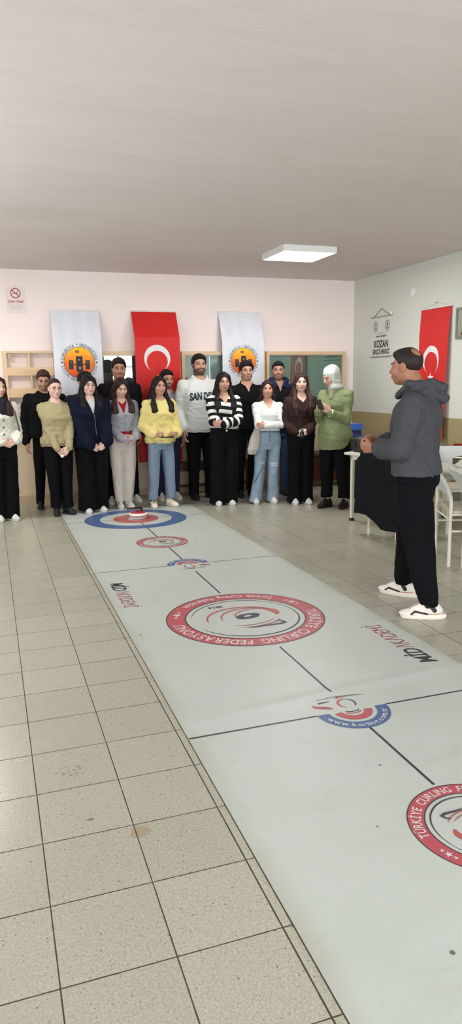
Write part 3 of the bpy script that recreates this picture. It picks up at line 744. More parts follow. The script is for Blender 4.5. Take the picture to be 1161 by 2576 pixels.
def floor_mat():
    t = NT('terrazzo_tiles')
    geo = t.n('ShaderNodeNewGeometry'); sp = t.n('ShaderNodeSeparateXYZ'); t.t.links.new(geo.outputs['Position'], sp.inputs[0])
    x, y = sp.outputs[0], sp.outputs[1]
    P = 0.303
    left = t.math('LESS_THAN', x, 0.688)
    x0 = t.math('ADD', t.math('MULTIPLY', left, 0.067 - 0.646), 0.646)
    u = t.math('DIVIDE', t.math('SUBTRACT', x, x0), P); w = t.math('DIVIDE', t.math('SUBTRACT', y, 2.196), 0.301)
    def edge(q):
        fr = t.math('FRACT', q); return t.math('MINIMUM', fr, t.math('SUBTRACT', 1.0, fr))
    eu = t.math('MULTIPLY', edge(u), P); ew = t.math('MULTIPLY', edge(w), P)
    strip = t.math('MINIMUM', t.math('ABSOLUTE', t.math('SUBTRACT', x, 0.703)), t.math('ABSOLUTE', t.math('SUBTRACT', x, 0.672)))
    e = t.math('MINIMUM', t.math('MINIMUM', eu, ew), strip)
    n3 = t.noise(geo.outputs['Position'], 26, 3)
    wid = t.math('ADD', 0.0006, t.math('MULTIPLY', n3, 0.0018))
    mr = t.n('ShaderNodeMapRange'); t.put(mr.inputs[0], e); t.put(mr.inputs[1], wid); t.put(mr.inputs[2], t.math('ADD', wid, 0.0011)); mr.inputs[3].default_value = 1.0; mr.inputs[4].default_value = 0.0
    gr = mr.outputs[0]
    # stone chips
    vo = t.n('ShaderNodeTexVoronoi', feature='F1'); t.t.links.new(geo.outputs['Position'], vo.inputs['Vector']); vo.inputs['Scale'].default_value = 120
    vo2 = t.n('ShaderNodeTexVoronoi', feature='F1'); t.t.links.new(geo.outputs['Position'], vo2.inputs['Vector']); vo2.inputs['Scale'].default_value = 330
    sx = t.n('ShaderNodeSeparateXYZ'); t.t.links.new(vo.outputs['Color'], sx.inputs[0])
    sx2 = t.n('ShaderNodeSeparateXYZ'); t.t.links.new(vo2.outputs['Color'], sx2.inputs[0])
    chip = t.math('MULTIPLY', t.math('GREATER_THAN', sx.outputs[0], 0.86), t.math('LESS_THAN', vo.outputs['Distance'], t.math('ADD', 0.10, t.math('MULTIPLY', sx.outputs[1], 0.28))))
    chip2 = t.math('MULTIPLY', t.math('GREATER_THAN', sx2.outputs[0], 0.70), t.math('LESS_THAN', vo2.outputs['Distance'], 0.42))
    base = lin((182, 180, 163)); dark = lin((84, 78, 66)); mid = lin((136, 130, 112))
    big = t.noise(geo.outputs['Position'], 1.1, 5, 0.6); fine = t.ramp(t.noise(geo.outputs['Position'], 130, 4, 0.75), [(0.36, (0, 0, 0)), (0.66, (1, 1, 1))])
    cell = t.n('ShaderNodeTexWhiteNoise'); cv = t.n('ShaderNodeCombineXYZ'); t.put(cv.inputs[0], t.math('FLOOR', u)); t.put(cv.inputs[1], t.math('FLOOR', w)); t.t.links.new(cv.outputs[0], cell.inputs['Vector'])
    tone = t.math('ADD', 0.90, t.math('ADD', t.math('MULTIPLY', cell.outputs['Value'], 0.08), t.math('MULTIPLY', big, 0.12)))
    c = t.mix(t.math('MULTIPLY', fine, 0.62), tuple(base) + (1,), tuple(mid) + (1,))
    c = t.mix(t.math('MULTIPLY', chip2, 0.45), c, tuple(mid * 0.8) + (1,))
    c = t.mix(t.math('MULTIPLY', chip, 0.75), c, t.mix(sx.outputs[2], tuple(dark) + (1,), tuple(mid) + (1,)))
    c = t.mix(1.0, c, tone, 'MULTIPLY')
    # a brown spill and a scuff
    def spot(cx, cy, r, kx=1.0):
        dx = t.math('SUBTRACT', x, cx); dy = t.math('MULTIPLY', t.math('SUBTRACT', y, cy), kx)
        d = t.math('SQRT', t.math('ADD', t.math('MULTIPLY', dx, dx), t.math('MULTIPLY', dy, dy)))
        d = t.math('ADD', d, t.math('MULTIPLY', t.math('SUBTRACT', t.noise(geo.outputs['Position'], 38, 3), 0.5), 0.035))
        return t.math('LESS_THAN', d, r)
    c = t.mix(t.math('MULTIPLY', spot(0.385, 2.150, 0.036, 1.1), 0.45), c, L4((150, 122, 80)))
    c = t.mix(t.math('MULTIPLY', spot(0.231, 2.278, 0.010, 2.0), 0.8), c, L4((96, 84, 62)))
    c = t.mix(t.math('MULTIPLY', t.math('MULTIPLY', spot(0.205, 2.62, 0.06, 1.3), t.math('GREATER_THAN', t.noise(geo.outputs['Position'], 60, 2), 0.56)), 0.6), c, L4((110, 100, 84)))
    c = t.mix(gr, c, L4((62, 52, 38)))
    t.bump(t.math('SUBTRACT', 1.0, gr), 0.25, 0.001)
    rough = t.math('ADD', 0.20, t.math('ADD', t.math('MULTIPLY', gr, 0.5), t.math('MULTIPLY', big, 0.14)))
    return t.done(c, rough, 0.0, 0.5)

def ceiling_mat():
    t = NT('brushed_plaster')
    v = t.coord('Object', (0.6, 2.5, 1), rot=(0, 0, rad(-6))); v2 = t.coord('Object', (1.1, 5.5, 1), rot=(0, 0, rad(4)))
    a = t.noise(v, 1.5, 6, 0.62, 0.6); b = t.noise(v2, 2.4, 5, 0.6, 0.4)
    s = t.math('ADD', t.math('MULTIPLY', a, 0.6), t.math('MULTIPLY', b, 0.4))
    col = t.ramp(s, [(0.30, tuple(lin((212, 204, 201)))), (0.52, tuple(lin((218, 210, 207)))), (0.72, tuple(lin((223, 216, 214))))])
    v3 = t.coord('Object'); p = t.noise(v3, 0.7, 3)
    col = t.mix(t.math('MULTIPLY', t.math('GREATER_THAN', t.math('ADD', p, t.math('MULTIPLY', b, 0.2)), 0.79), 0.18), col, L4((178, 186, 160)))
    t.bump(s, 0.22, 0.02)
    return t.done(col, 0.75, 0.0, 0.25)

FLOOR_M, CEIL_M = floor_mat(), ceiling_mat()
BACKW_M = wall_mat('rose_white_plaster', (240, 226, 221), (200, 180, 150), 1.045)
RIGHTW_M = wall_mat('pale_grey_plaster', (211, 213, 203), (160, 147, 110), 1.045)
SIDEW_M = wall_mat('cream_plaster', (226, 218, 208), (186, 162, 126), 1.045)
TRIM_M = mat('tan_skirting_tile', (176, 152, 118), 0.4, 0.08, 5)
T_ = 0.2
def shell(name, lo, hi, m):
    return tag(MB().box(lo, hi).build(name, m), kind='structure')
shell('floor', (XL - T_, YN - T_, -0.15), (XR + T_, YF + T_, 0.0), FLOOR_M)
shell('ceiling', (XL - T_, YN - T_, ZC), (XR + T_, YF + T_, ZC + 0.15), CEIL_M)
shell('wall_back', (XL - T_, YF, 0), (XR + T_, YF + T_, ZC), BACKW_M)
shell('wall_right', (XR, YN, 0), (XR + T_, YF, ZC), RIGHTW_M)
def wall_with_windows(name, axis_, at0, at1, lo, hi, wins, m):
    b = MB()
    def bx(a, c, z0, z1):
        if axis_ == 'y': b.box((at0, a, z0), (at1, c, z1))
        else: b.box((a, at0, z0), (c, at1, z1))
    p = lo
    for (a, c) in wins:
        bx(p, a, 0, ZC); bx(a, c, 0, WZ0); bx(a, c, WZ1, ZC); p = c
    bx(p, hi, 0, ZC)
    tag(b.build(name, m), kind='structure')
wall_with_windows('wall_left', 'y', XL - T_, XL, YN, YF, LEFT_WIN, SIDEW_M)
wall_with_windows('wall_front', 'x', YN - T_, YN, XL - T_, XR + T_, REAR_WIN, SIDEW_M)
FRAME_M = mat('white_window_frame', (228, 228, 224), 0.4, 0.02)
wn = 0
for (axis_, wins) in (('y', LEFT_WIN), ('x', REAR_WIN)):
    for (a, c) in wins:
        wn += 1; b = MB(); nb = 3
        def bar(u0, u1, z0, z1):
            if axis_ == 'y': b.box((XL - 0.09, u0, z0), (XL - 0.03, u1, z1))
            else: b.box((u0, YN - 0.09, z0), (u1, YN - 0.03, z1))
        bar(a, c, WZ0, WZ0 + 0.06); bar(a, c, WZ1 - 0.06, WZ1); bar(a, c, 1.95, 2.0)
        for i in range(nb + 1):
            u = a + (c - a - 0.06) * i / nb; bar(u, u + 0.06, WZ0, WZ1)
        tag(b.build('window_%d' % wn, FRAME_M), kind='structure')
shell('baseboard_back', (XL, YF - 0.014, 0), (XR, YF, 0.085), TRIM_M)
shell('baseboard_right', (XR - 0.014, YN, 0), (XR, YF - 0.014, 0.085), TRIM_M)

# ------------------------------------------------------------------ ceiling lights
LAMP_M = emit('lit_diffuser', (255, 253, 250), 29.0)
WHITE_METAL = mat('white_painted_metal', (226, 224, 220), 0.35, 0.02)
def ceiling_light(x, y, label):
    r = empty('ceiling_light', (x, y, ZC)); tag(r, label, 'lamp', 'square ceiling lights')
    b = MB(); w, hgt, t = 0.305, 0.062, 0.012
    b.box((-w, -w, -hgt), (w, -w + t, 0)); b.box((-w, w - t, -hgt), (w, w, 0)); b.box((-w, -w + t, -hgt), (-w + t, w - t, 0)); b.box((w - t, -w + t, -hgt), (w, w - t, 0))
    b.box((-w + t, -w + t, -0.02), (w - t, w - t, -0.002))
    b.build('frame', WHITE_METAL, r)
    MB().box((-w + t, -w + t, -hgt + 0.001), (w - t, w - t, -hgt + 0.006)).build('diffuser', LAMP_M, r)
    return r
ceiling_light(3.29, 7.355, 'lit square white ceiling light panel near the back right corner of the ceiling')
ceiling_light(-0.55, 7.40, 'lit square white ceiling light panel above the woman in the cream cardigan at the left')

# ------------------------------------------------------------------ flat artwork helpers
def text_tris(txt, size=1.0, bold=0.0, shear=0.0, xs=1.0, space=1.0):
    """outline text as a flat triangle mesh: verts (n,2), faces, width"""
    cu = bpy.data.curves.new('lettering', 'FONT'); cu.body = txt; cu.size = size; cu.shear = shear; cu.space_character = space
    cu.offset = bold; cu.resolution_u = 3; cu.fill_mode = 'FRONT'
    o = bpy.data.objects.new('lettering', cu); COL.objects.link(o)
    dg = bpy.context.evaluated_depsgraph_get(); dg.update()
    me = bpy.data.meshes.new_from_object(o.evaluated_get(dg))
    vs = np.array([v.co[:2] for v in me.vertices]).reshape(-1, 2); fs = [tuple(p.vertices) for p in me.polygons]
    bpy.data.objects.remove(o); bpy.data.curves.remove(cu); bpy.data.meshes.remove(me)
    if len(vs): vs[:, 0] *= xs
    return vs, fs
class Art:
    """flat printed shapes in a 2-D sheet frame, later laid on a surface; each entry keeps its ink"""
    def __init__(s, fine=False): s.parts = {}; s.fine = fine
    def put(s, ink, vs, fs, z=0):
        b = s.parts.setdefault(ink, [[], []]); o = len(b[0])
        b[0] += [(float(v[0]), float(v[1]), z) for v in vs]; b[1] += [tuple(i + o for i in f) for f in fs]
    def ring(s, ink, cx, cy, r0, r1, a0=0, a1=360, n=72, z=0, ry=1.0, taper=False, rot=0):
        full = abs(a1 - a0) >= 359.9; vs = []; fs = []
        for i in range(n + 1):
            t = i / n; a = rad(a0 + (a1 - a0) * t); w = math.sin(PI * t) ** 0.6 if taper else 1.0
            ri, ro = ((r0 + r1) / 2 - (r1 - r0) / 2 * w, (r0 + r1) / 2 + (r1 - r0) / 2 * w)
            for r in (ri, ro):
                px, py = r * math.cos(a), r * ry * math.sin(a); cr, sr = math.cos(rad(rot)), math.sin(rad(rot))
                vs.append((cx + px * cr - py * sr, cy + px * sr + py * cr))
        for i in range(n): fs.append((2 * i, 2 * i + 1, 2 * i + 3, 2 * i + 2))
        s.put(ink, vs, fs, z)
    def disc(s, ink, cx, cy, r, n=64, z=0, ry=1.0, rot=0):
        cr, sr = math.cos(rad(rot)), math.sin(rad(rot)); m = max(1, int(r / 0.012)) if s.fine else 1
        for k in range(1, m): s.ring(ink, cx, cy, r * k / m, r * (k + 1) / m, n=n, z=z, ry=ry, rot=rot)
        r = r / m; vs = [(cx, cy)]
        for i in range(n):
            a = 2 * PI * i / n; px, py = r * math.cos(a), r * ry * math.sin(a); vs.append((cx + px * cr - py * sr, cy + px * sr + py * cr))
        s.put(ink, vs, [(0, 1 + i, 1 + (i + 1) % n) for i in range(n)], z)
    def poly(s, ink, pts, z=0): s.put(ink, pts, [tuple(range(len(pts)))], z)
    def rect(s, ink, x0, y0, x1, y1, z=0):
        a = max(1, int((x1 - x0) / 0.012)); b = max(1, int((y1 - y0) / 0.012))
        s.put(ink, [(x0 + (x1 - x0) * i / a, y0 + (y1 - y0) * j / b) for j in range(b + 1) for i in range(a + 1)], [(j * (a + 1) + i, j * (a + 1) + i + 1, (j + 1) * (a + 1) + i + 1, (j + 1) * (a + 1) + i) for j in range(b) for i in range(a)], z)
    def star(s, ink, cx, cy, r, rot=90, z=0, k=0.382):
        vs = [(cx, cy)] + [(cx + (r if i % 2 == 0 else r * k) * math.cos(rad(rot + 36 * i)), cy + (r if i % 2 == 0 else r * k) * math.sin(rad(rot + 36 * i))) for i in range(10)]
        s.put(ink, vs, [(0, 1 + i, 1 + (i + 1) % 10) for i in range(10)], z)
    def stroke(s, ink, pts, w, z=0):
        P = np.array(pts, float); T = np.gradient(P, axis=0); T /= np.linalg.norm(T, axis=1)[:, None] + 1e-9
        N = np.stack([-T[:, 1], T[:, 0]], 1); W = np.full(len(P), w) if np.isscalar(w) else np.array(w)
        vs = []
        for p, n_, ww in zip(P, N, W): vs += [p + n_ * ww / 2, p - n_ * ww / 2]
        s.put(ink, vs, [(2 * i, 2 * i + 1, 2 * i + 3, 2 * i + 2) for i in range(len(P) - 1)], z)
    def text(s, ink, txt, cx, cy, size, rot=0, bold=0.0, shear=0.0, xs=1.0, z=0, width=None, space=1.0):
        vs, fs = text_tris(txt, size, bold, shear, xs, space)
        if not len(vs): return
        lo, hi = vs.min(0), vs.max(0); vs = vs - (lo + hi) / 2
        if width: vs[:, 0] *= width / (hi[0] - lo[0])
        c, s_ = math.cos(rad(rot)), math.sin(rad(rot))
        s.put(ink, vs @ np.array([[c, s_], [-s_, c]]) + (cx, cy), fs, z)
    def arctext(s, ink, txt, cx, cy, r, a_start, a_end, size, inside=False, bold=0.0, z=0):
        """letters along an arc; inside=True puts their feet outwards (reads along the bottom)"""
        wid = []
        for ch in txt:
            v, f = text_tris('H' if ch == ' ' else ch, size, bold); wid.append((v[:, 0].max() - v[:, 0].min()) * (0.75 if ch == ' ' else 1) + size * 0.10)
        tot = sum(wid); pos = 0; xs = min(1.0, r * rad(abs(a_end - a_start)) / tot)
        for ch, w in zip(txt, wid):
            a = a_start + (a_end - a_start) * (pos + w / 2) / tot; pos += w
            if ch == ' ': continue
            v, f = text_tris(ch, size, bold); v = (v - [(v[:, 0].max() + v[:, 0].min()) / 2, size * 0.34]) * [xs, 1]
            ro = rad(a + (90 if inside else -90)); c, s_ = math.cos(ro), math.sin(ro)
            s.put(ink, v @ np.array([[c, s_], [-s_, c]]) + (cx + r * math.cos(rad(a)), cy + r * math.sin(rad(a))), f, z)
    def lay(s, name, inks, fn, parent, label=None):
        """one mesh, its inks as material slots; fn maps sheet (x, y, layer) to a point"""
        vs, fs, mi, ms = [], [], [], []
        for i, (ink, (v, f)) in enumerate(s.parts.items()):
            o = len(vs); vs += [fn(*p) for p in v]; fs += [tuple(k + o for k in q) for q in f]; mi += [i] * len(f); ms.append(inks[ink])
        me = bpy.data.meshes.new(name); me.from_pydata(vs, [], fs); me.polygons.foreach_set('material_index', mi); me.update()
        o = link(name, me, ms, parent)
        if label: o['label'] = label
        return o

# ------------------------------------------------------------------ the curling mat
MX0, MX1, MY0, MY1, CX = 0.705, 2.285, -0.4, 8.38, 1.478
def mat_vinyl():
    t = NT('mat_vinyl'); v = t.coord('Object', (0.8, 2.4, 1)); w = t.coord('Object')
    a = t.noise(w, 2.2, 5, 0.6); b = t.noise(v, 3.0, 5, 0.65, 0.5); c_ = t.noise(w, 30, 4, 0.7)
    col = t.mix(a, L4((177, 183, 174)), L4((192, 197, 191)))
    col = t.mix(t.math('MULTIPLY', t.math('GREATER_THAN', t.math('ADD', b, t.math('MULTIPLY', c_, 0.25)), 0.735), 0.14), col, L4((168, 168, 154)))
    geo = t.n('ShaderNodeNewGeometry'); sp = t.n('ShaderNodeSeparateXYZ'); t.t.links.new(geo.outputs['Position'], sp.inputs[0])
    ed = t.math('MINIMUM', t.math('SUBTRACT', sp.outputs[0], MX0), t.math('SUBTRACT', MX1, sp.outputs[0]))
    mr = t.n('ShaderNodeMapRange'); t.put(mr.inputs[0], t.math('ADD', ed, t.math('MULTIPLY', a, 0.16))); mr.inputs[1].default_value = 0.06; mr.inputs[2].default_value = 0.15; mr.inputs[3].default_value = 0.42; mr.inputs[4].default_value = 0.0
    dirt = mr.outputs[0]
    col = t.mix(dirt, col, L4((158, 150, 128)))
    def speck(cx, cy, r):
        dx = t.math('SUBTRACT', sp.outputs[0], cx); dy = t.math('SUBTRACT', sp.outputs[1], cy)
        return t.math('LESS_THAN', t.math('SQRT', t.math('ADD', t.math('MULTIPLY', dx, dx), t.math('MULTIPLY', dy, dy))), r)
    for (cx, cy, r) in ((1.799, 6.427, 0.013), (0.769, 4.021, 0.009), (1.06, 1.36, 0.008), (1.36, 2.24, 0.006), (1.15, 1.9, 0.005)):
        col = t.mix(t.math('MULTIPLY', speck(cx, cy, r), 0.85), col, L4((84, 78, 66)))
    h = t.math('ADD', t.math('MULTIPLY', b, 0.7), t.math('MULTIPLY', a, 0.3))
    t.bump(h, 0.16, 0.02)
    return t.done(col, t.math('ADD', 0.34, t.math('MULTIPLY', a, 0.14)), 0.0, 0.4)
mat_root = empty('curling_mat', (CX, 4.1, 0)); tag(mat_root, 'long white floor curling mat printed with targets, lines and round red badges', 'mat')
def wave(x, y):
    """low creases that run across the mat"""
    z = 0.0
    for (y0, sl, hgt, wd) in ((2.90, 0.10, 0.010, 0.035), (2.42, 0.02, 0.002, 0.03), (3.28, 0.16, 0.0016, 0.05), (4.78, 0.12, 0.002, 0.05), (5.95, 0.12, 0.002, 0.05), (1.80, 0.25, 0.003, 0.06), (1.25, 0.15, 0.005, 0.08), (7.0, 0.1, 0.002, 0.06)):
        q = (y - y0 - sl * (x - CX)) / wd; z += 0.55 * hgt * math.exp(-q * q)
    return z * (0.35 + 0.65 * (0.5 + 0.5 * math.sin(3.1 * x + y)))
nx, ny = 24, 300
vs = [(MX0 + (MX1 - MX0) * i / nx, MY0 + (MY1 - MY0) * j / ny) for j in range(ny + 1) for i in range(nx + 1)]
top = [(x - CX, y - 4.1, 0.0025 + wave(x, y)) for x, y in vs]; bot = [(x - CX, y - 4.1, 0.0002) for x, y in vs]
fs = [(j * (nx + 1) + i, j * (nx + 1) + i + 1, (j + 1) * (nx + 1) + i + 1, (j + 1) * (nx + 1) + i) for j in range(ny) for i in range(nx)]
N_ = len(top); fs2 = [tuple(N_ + k for k in f[::-1]) for f in fs]
rim = [i for i in range(nx + 1)] + [j * (nx + 1) + nx for j in range(1, ny + 1)] + [ny * (nx + 1) + i for i in range(nx - 1, -1, -1)] + [j * (nx + 1) for j in range(ny - 1, 0, -1)]
fs3 = [(rim[k], N_ + rim[k], N_ + rim[(k + 1) % len(rim)], rim[(k + 1) % len(rim)]) for k in range(len(rim))]
mb = MB(); mb.add(top + bot, fs + fs2 + fs3); sheet = mb.build('sheet', mat_vinyl(), mat_root)
sheet.data.polygons.foreach_set('use_smooth', [True] * len(sheet.data.polygons)); sheet.data.set_sharp_from_angle(angle=0.6)
def ink(name, rgb, rough=0.42): return mat(name, rgb, rough, 0.05, 14, spec=0.35)
INK = dict(red=ink('ink_red', (176, 80, 88)), pale=ink('ink_pale', (204, 200, 194)), black=ink('ink_black', (56, 60, 60)), blue=ink('ink_blue', (74, 98, 140)), rust=ink('ink_rust', (172, 88, 84)),
           dark=ink('ink_dark', (50, 54, 66)), grey=ink('ink_grey', (108, 110, 104)), maroon=ink('ink_maroon', (150, 70, 78)))
def on_mat(cx, cy, rot=0.0):
    c, s_ = math.cos(rad(rot)), math.sin(rad(rot))
    def fn(x, y, z):
        X, Y = cx + x * c - y * s_, cy + x * s_ + y * c
        return (X - CX, Y - 4.1, 0.0032 + wave(X, Y) + z * 0.0006)
    return fn
def dense(a0, a1, n=60): return np.linspace(a0, a1, n)
def federation(cx, cy, R, rot, name, label):
    A = Art(); k = R / 0.51
    A.ring('red', 0, 0, R * 0.755, R, n=120); A.ring('black', 0, 0, R * 0.985, R * 1.0, n=120, z=1); A.ring('black', 0, 0, R * 0.748, R * 0.765, n=120, z=1)
    A.arctext('pale', 'TÜRKİYE CURLING FEDERASYONU', 0, 0, R * 0.875, 180, 0, 0.100 * k, bold=0.0015 * k, z=1)
    A.arctext('pale', 'Turkish Curling Federation', 0, 0, R * 0.875, 225, 315, 0.078 * k, inside=True, bold=0.002 * k, z=1)
    for a in (205, 335):
        for da, r in ((-6.5, 0.020), (0, 0.034), (6.5, 0.020)):
            A.star('pale', R * 0.875 * math.cos(rad(a + da)), R * 0.875 * math.sin(rad(a + da)), r * k, 90 + a, z=1)
    A.ring('black', 0, 0, R * 0.665, R * 0.69, 20, 200, 90, taper=True, z=1); A.ring('black', 0, 0, R * 0.675, R * 0.69, 190, 345, 90, taper=True, z=1)
    A.text('dark', '2014', R * 0.24, -R * 0.50, 0.05 * k, bold=0.002 * k, z=1)
    # the stone seen as nested brush strokes
    for (r, w, cx_) in ((0.47, 0.034, 0.02), (0.375, 0.032, -0.075), (0.28, 0.026, -0.17)):
        n = 60; tt = np.linspace(0, 1, n); an = np.radians(176 + 184 * tt); ww = (0.30 + 0.70 * np.sin(np.pi * (0.08 + 0.84 * tt))) * w
        ex, ey = R * (cx_ + r * np.cos(an)), R * (-0.03 + 0.78 * r * np.sin(an)); c8, s8 = math.cos(rad(8)), math.sin(rad(8))
        A.stroke('rust', np.stack([ex * c8 - ey * s8, ex * s8 + ey * c8], 1), ww * R, z=1)
    tt = np.linspace(0, 1, 30); an = np.radians(150 + 95 * tt)
    A.stroke('rust', np.stack([R * (-0.20 + 0.235 * np.cos(an)), R * (-0.06 + 0.20 * np.sin(an))], 1), R * 0.10 * np.sin(np.pi * tt) ** 0.7 + 0.001, z=2)
    A.ring('rust', -R * 0.02, R * 0.10, R * 0.41, R * 0.445, 60, 150, 50, ry=0.62, taper=True, z=2, rot=6); A.ring('rust', -R * 0.0, R * 0.05, R * 0.38, R * 0.41, 48, 140, 50, ry=0.62, taper=True, z=2, rot=6)
    A.disc('dark', -R * 0.04, -R * 0.02, R * 0.165, ry=0.55, z=3, rot=10); A.disc('pale', -R * 0.035, -R * 0.02, R * 0.055, ry=0.5, z=4, rot=10)
    A.stroke('black', [(-0.31 * R, 0.25 * R), (-0.37 * R, 0.29 * R), (-0.40 * R, 0.35 * R), (-0.33 * R, 0.38 * R), (-0.18 * R, 0.385 * R), (0.0, 0.395 * R), (0.10 * R, 0.40 * R)], np.array([0.012, 0.03, 0.05, 0.045, 0.032, 0.02, 0.006]) * R, z=3)
    return A.lay(name, INK, on_mat(cx, cy, rot), mat_root, label)
federation(CX - 0.008, 4.10, 0.51, 180, 'federation_badge', 'large round red badge in the middle of the mat')
federation(CX + 0.008, 1.787, 0.248, 0, 'federation_badge', 'small round red badge at the near end of the mat')
federation(CX - 0.006, 6.43, 0.245, 180, 'federation_badge', 'small round red badge near the far target')
def hog(cy, rot, label):
    A = Art()
    A.ring('blue', 0, 0, 0.115, 0.176, 180, 360, 60, z=1); A.ring('red', 0, 0, 0.055, 0.094, 186, 352, 50, z=1)
    A.arctext('pale', 'www.korling.com.tr', 0, 0, 0.145, 196, 346, 0.042, inside=True, bold=0.0008, z=2)
    A.ring('red', 0, -0.012, 0.030, 0.045, 185, 355, 30, z=1, taper=True, ry=0.5); A.ring('dark', 0, 0.004, 0.030, 0.042, 190, 350, 30, z=1, taper=True, ry=0.5)
    A.ring('red', 0.005, 0.070, 0.032, 0.042, 60, 250, 40, z=1, taper=True, ry=1.15); A.ring('dark', 0.012, 0.070, 0.034, 0.042, -60, 80, 40, z=1, taper=True, ry=1.15)
    A.ring('red', 0.004, 0.130, 0.010, 0.020, 0, 200, 20, z=1, taper=True)
    A.stroke('red', [(-0.155, 0.100), (-0.150, 0.078), (-0.125, 0.066), (-0.095, 0.055), (-0.075, 0.040)], np.array([0.006, 0.022, 0.026, 0.018, 0.004]), z=1)
    A.stroke('maroon', [(-0.120, 0.066), (-0.100, 0.050), (-0.085, 0.035)], np.array([0.014, 0.012, 0.003]), z=2)
    A.stroke('dark', [(-0.120, 0.108), (-0.090, 0.112), (-0.060, 0.112)], np.array([0.012, 0.010, 0.003]), z=1)
    A.stroke('grey', [(-0.115, 0.142), (-0.02, 0.150), (0.10, 0.140)], np.array([0.003, 0.006, 0.003]), z=1)
    A.stroke('maroon', [(-0.02, 0.134), (0.06, 0.140), (0.13, 0.128)], np.array([0.003, 0.005, 0.002]), z=1)
    A.lay('half_round_badge', INK, on_mat(CX + 0.006, cy, rot), mat_root, label)
    L = Art(); x = np.linspace(0, 1, 30); kk = 'grey' if cy > 4 else 'black'
    L.stroke(kk, np.stack([MX0 - CX + 0.002 + (CX - 0.171 - MX0) * x, x * 0], 1), 0.011)
    L.lay('cross_line', INK, on_mat(CX, cy), mat_root); L = Art()
    L.stroke(kk, np.stack([0.185 + (MX1 - CX - 0.19) * x, x * 0], 1), 0.011)
    L.lay('cross_line', INK, on_mat(CX, cy), mat_root)
hog(2.70, 0, 'blue and red half round badge on the near cross line')
hog(5.535, 180, 'blue and red half round badge on the far cross line')
for (y0, y1) in ((7.44, 6.68), (6.18, 5.71), (5.30, 4.655), (3.545, 2.90), (2.528, 2.05), (1.52, 0.9)):
    L = Art(); yy = np.linspace(y0, y1, 24); L.stroke('black', np.stack([yy * 0, yy - 4.1], 1), 0.012); L.lay('centre_line', INK, on_mat(CX, 4.1), mat_root)
def target(cy, label):
    A = Art(); A.ring('blue', 0, 0, 0.398, 0.565, n=110); A.ring('rust', 0, 0, 0.095, 0.252, n=80); A.disc('pale', 0, 0, 0.095)
    A.rect('grey', -0.76, -0.005, 0.80, 0.005, z=1)
    A.lay('target', INK, on_mat(CX - 0.008, cy), mat_root, label)
target(7.69, 'blue and red ringed target at the far end of the mat'); target(0.54, 'blue and red ringed target at the near end of the mat')
def academy(cx, cy, rot):
    A = Art()
    A.text('black', 'MİD', -0.212, 0.0, 0.135, bold=0.0035, shear=0.25, width=0.215)
    A.text('maroon', 'ΛKΛDEMİ', 0.105, 0.0, 0.135, bold=0.0, shear=0.18, width=0.41)
    A.lay('lettering', INK, on_mat(cx, cy, rot), mat_root)
academy(2.128, 3.37, 90); academy(0.835, 4.87, -90)

# ------------------------------------------------------------------ curling stone
st = empty('curling_stone', (1.50, 7.70, 0.0035), rad(20)); st.scale = (0.82, 0.82, 0.85); tag(st, 'white and red floor curling stone with a black handle on the far target', 'curling stone')
MB().lathe([(0.0, 0.0), (0.095, 0.0), (0.112, 0.010), (0.112, 0.022), (0.075, 0.030), (0.0, 0.030)]).build('base', mat('stone_base', (214, 206, 198), 0.35, 0.03), st, True)
MB().lathe([(0.0, 0.030), (0.07, 0.030), (0.118, 0.040), (0.128, 0.054), (0.124, 0.068), (0.108, 0.076), (0.0, 0.077)]).build('ring', mat('stone_ring', (232, 222, 218), 0.3, 0.03), st, True)
MB().lathe([(0.0, 0.0765), (0.105, 0.0765), (0.100, 0.086), (0.085, 0.090), (0.0, 0.091)]).build('cap', mat('stone_cap', (170, 44, 52), 0.3, 0.04), st, True)
hd = MB().tube([(0.055, 0, 0.085), (0.058, 0, 0.118), (0.045, 0, 0.136), (0.0, 0, 0.140), (-0.10, 0, 0.142), (-0.175, 0, 0.146)], [0.016, 0.015, 0.016, 0.016, 0.015, 0.012], 14)
hd.build('handle', mat('stone_handle', (30, 28, 30), 0.35, 0.05), st, True)
# ------------------------------------------------------------------ wall cases
WOOD = mat('beech_wood', (214, 184, 146), 0.45, 0.12, 3.5, 0.1, 30, stretch=(1, 8, 8))
WOOD2 = mat('beech_board', (212, 178, 138), 0.45, 0.13, 4.0, 0.1, 30, stretch=(1.2, 9, 9))
def glass_mat():
    t = NT('clear_pane')
    tr = t.n('ShaderNodeBsdfTransparent'); tr.inputs[0].default_value = (0.92, 0.96, 0.94, 1)
    gl = t.n('ShaderNodeBsdfGlossy'); gl.inputs['Roughness'].default_value = 0.02; gl.inputs[0].default_value = (0.95, 0.98, 1, 1)
    fr = t.n('ShaderNodeFresnel'); fr.inputs[0].default_value = 1.9
    mx = t.n('ShaderNodeMixShader'); t.t.links.new(fr.outputs[0], mx.inputs[0]); t.t.links.new(tr.outputs[0], mx.inputs[1]); t.t.links.new(gl.outputs[0], mx.inputs[2])
    t.t.links.new(mx.outputs[0], t.out.inputs[0]); return t.m
GLASS = glass_mat()
ZT, ZB, DP = 1.893, 1.055, 0.115
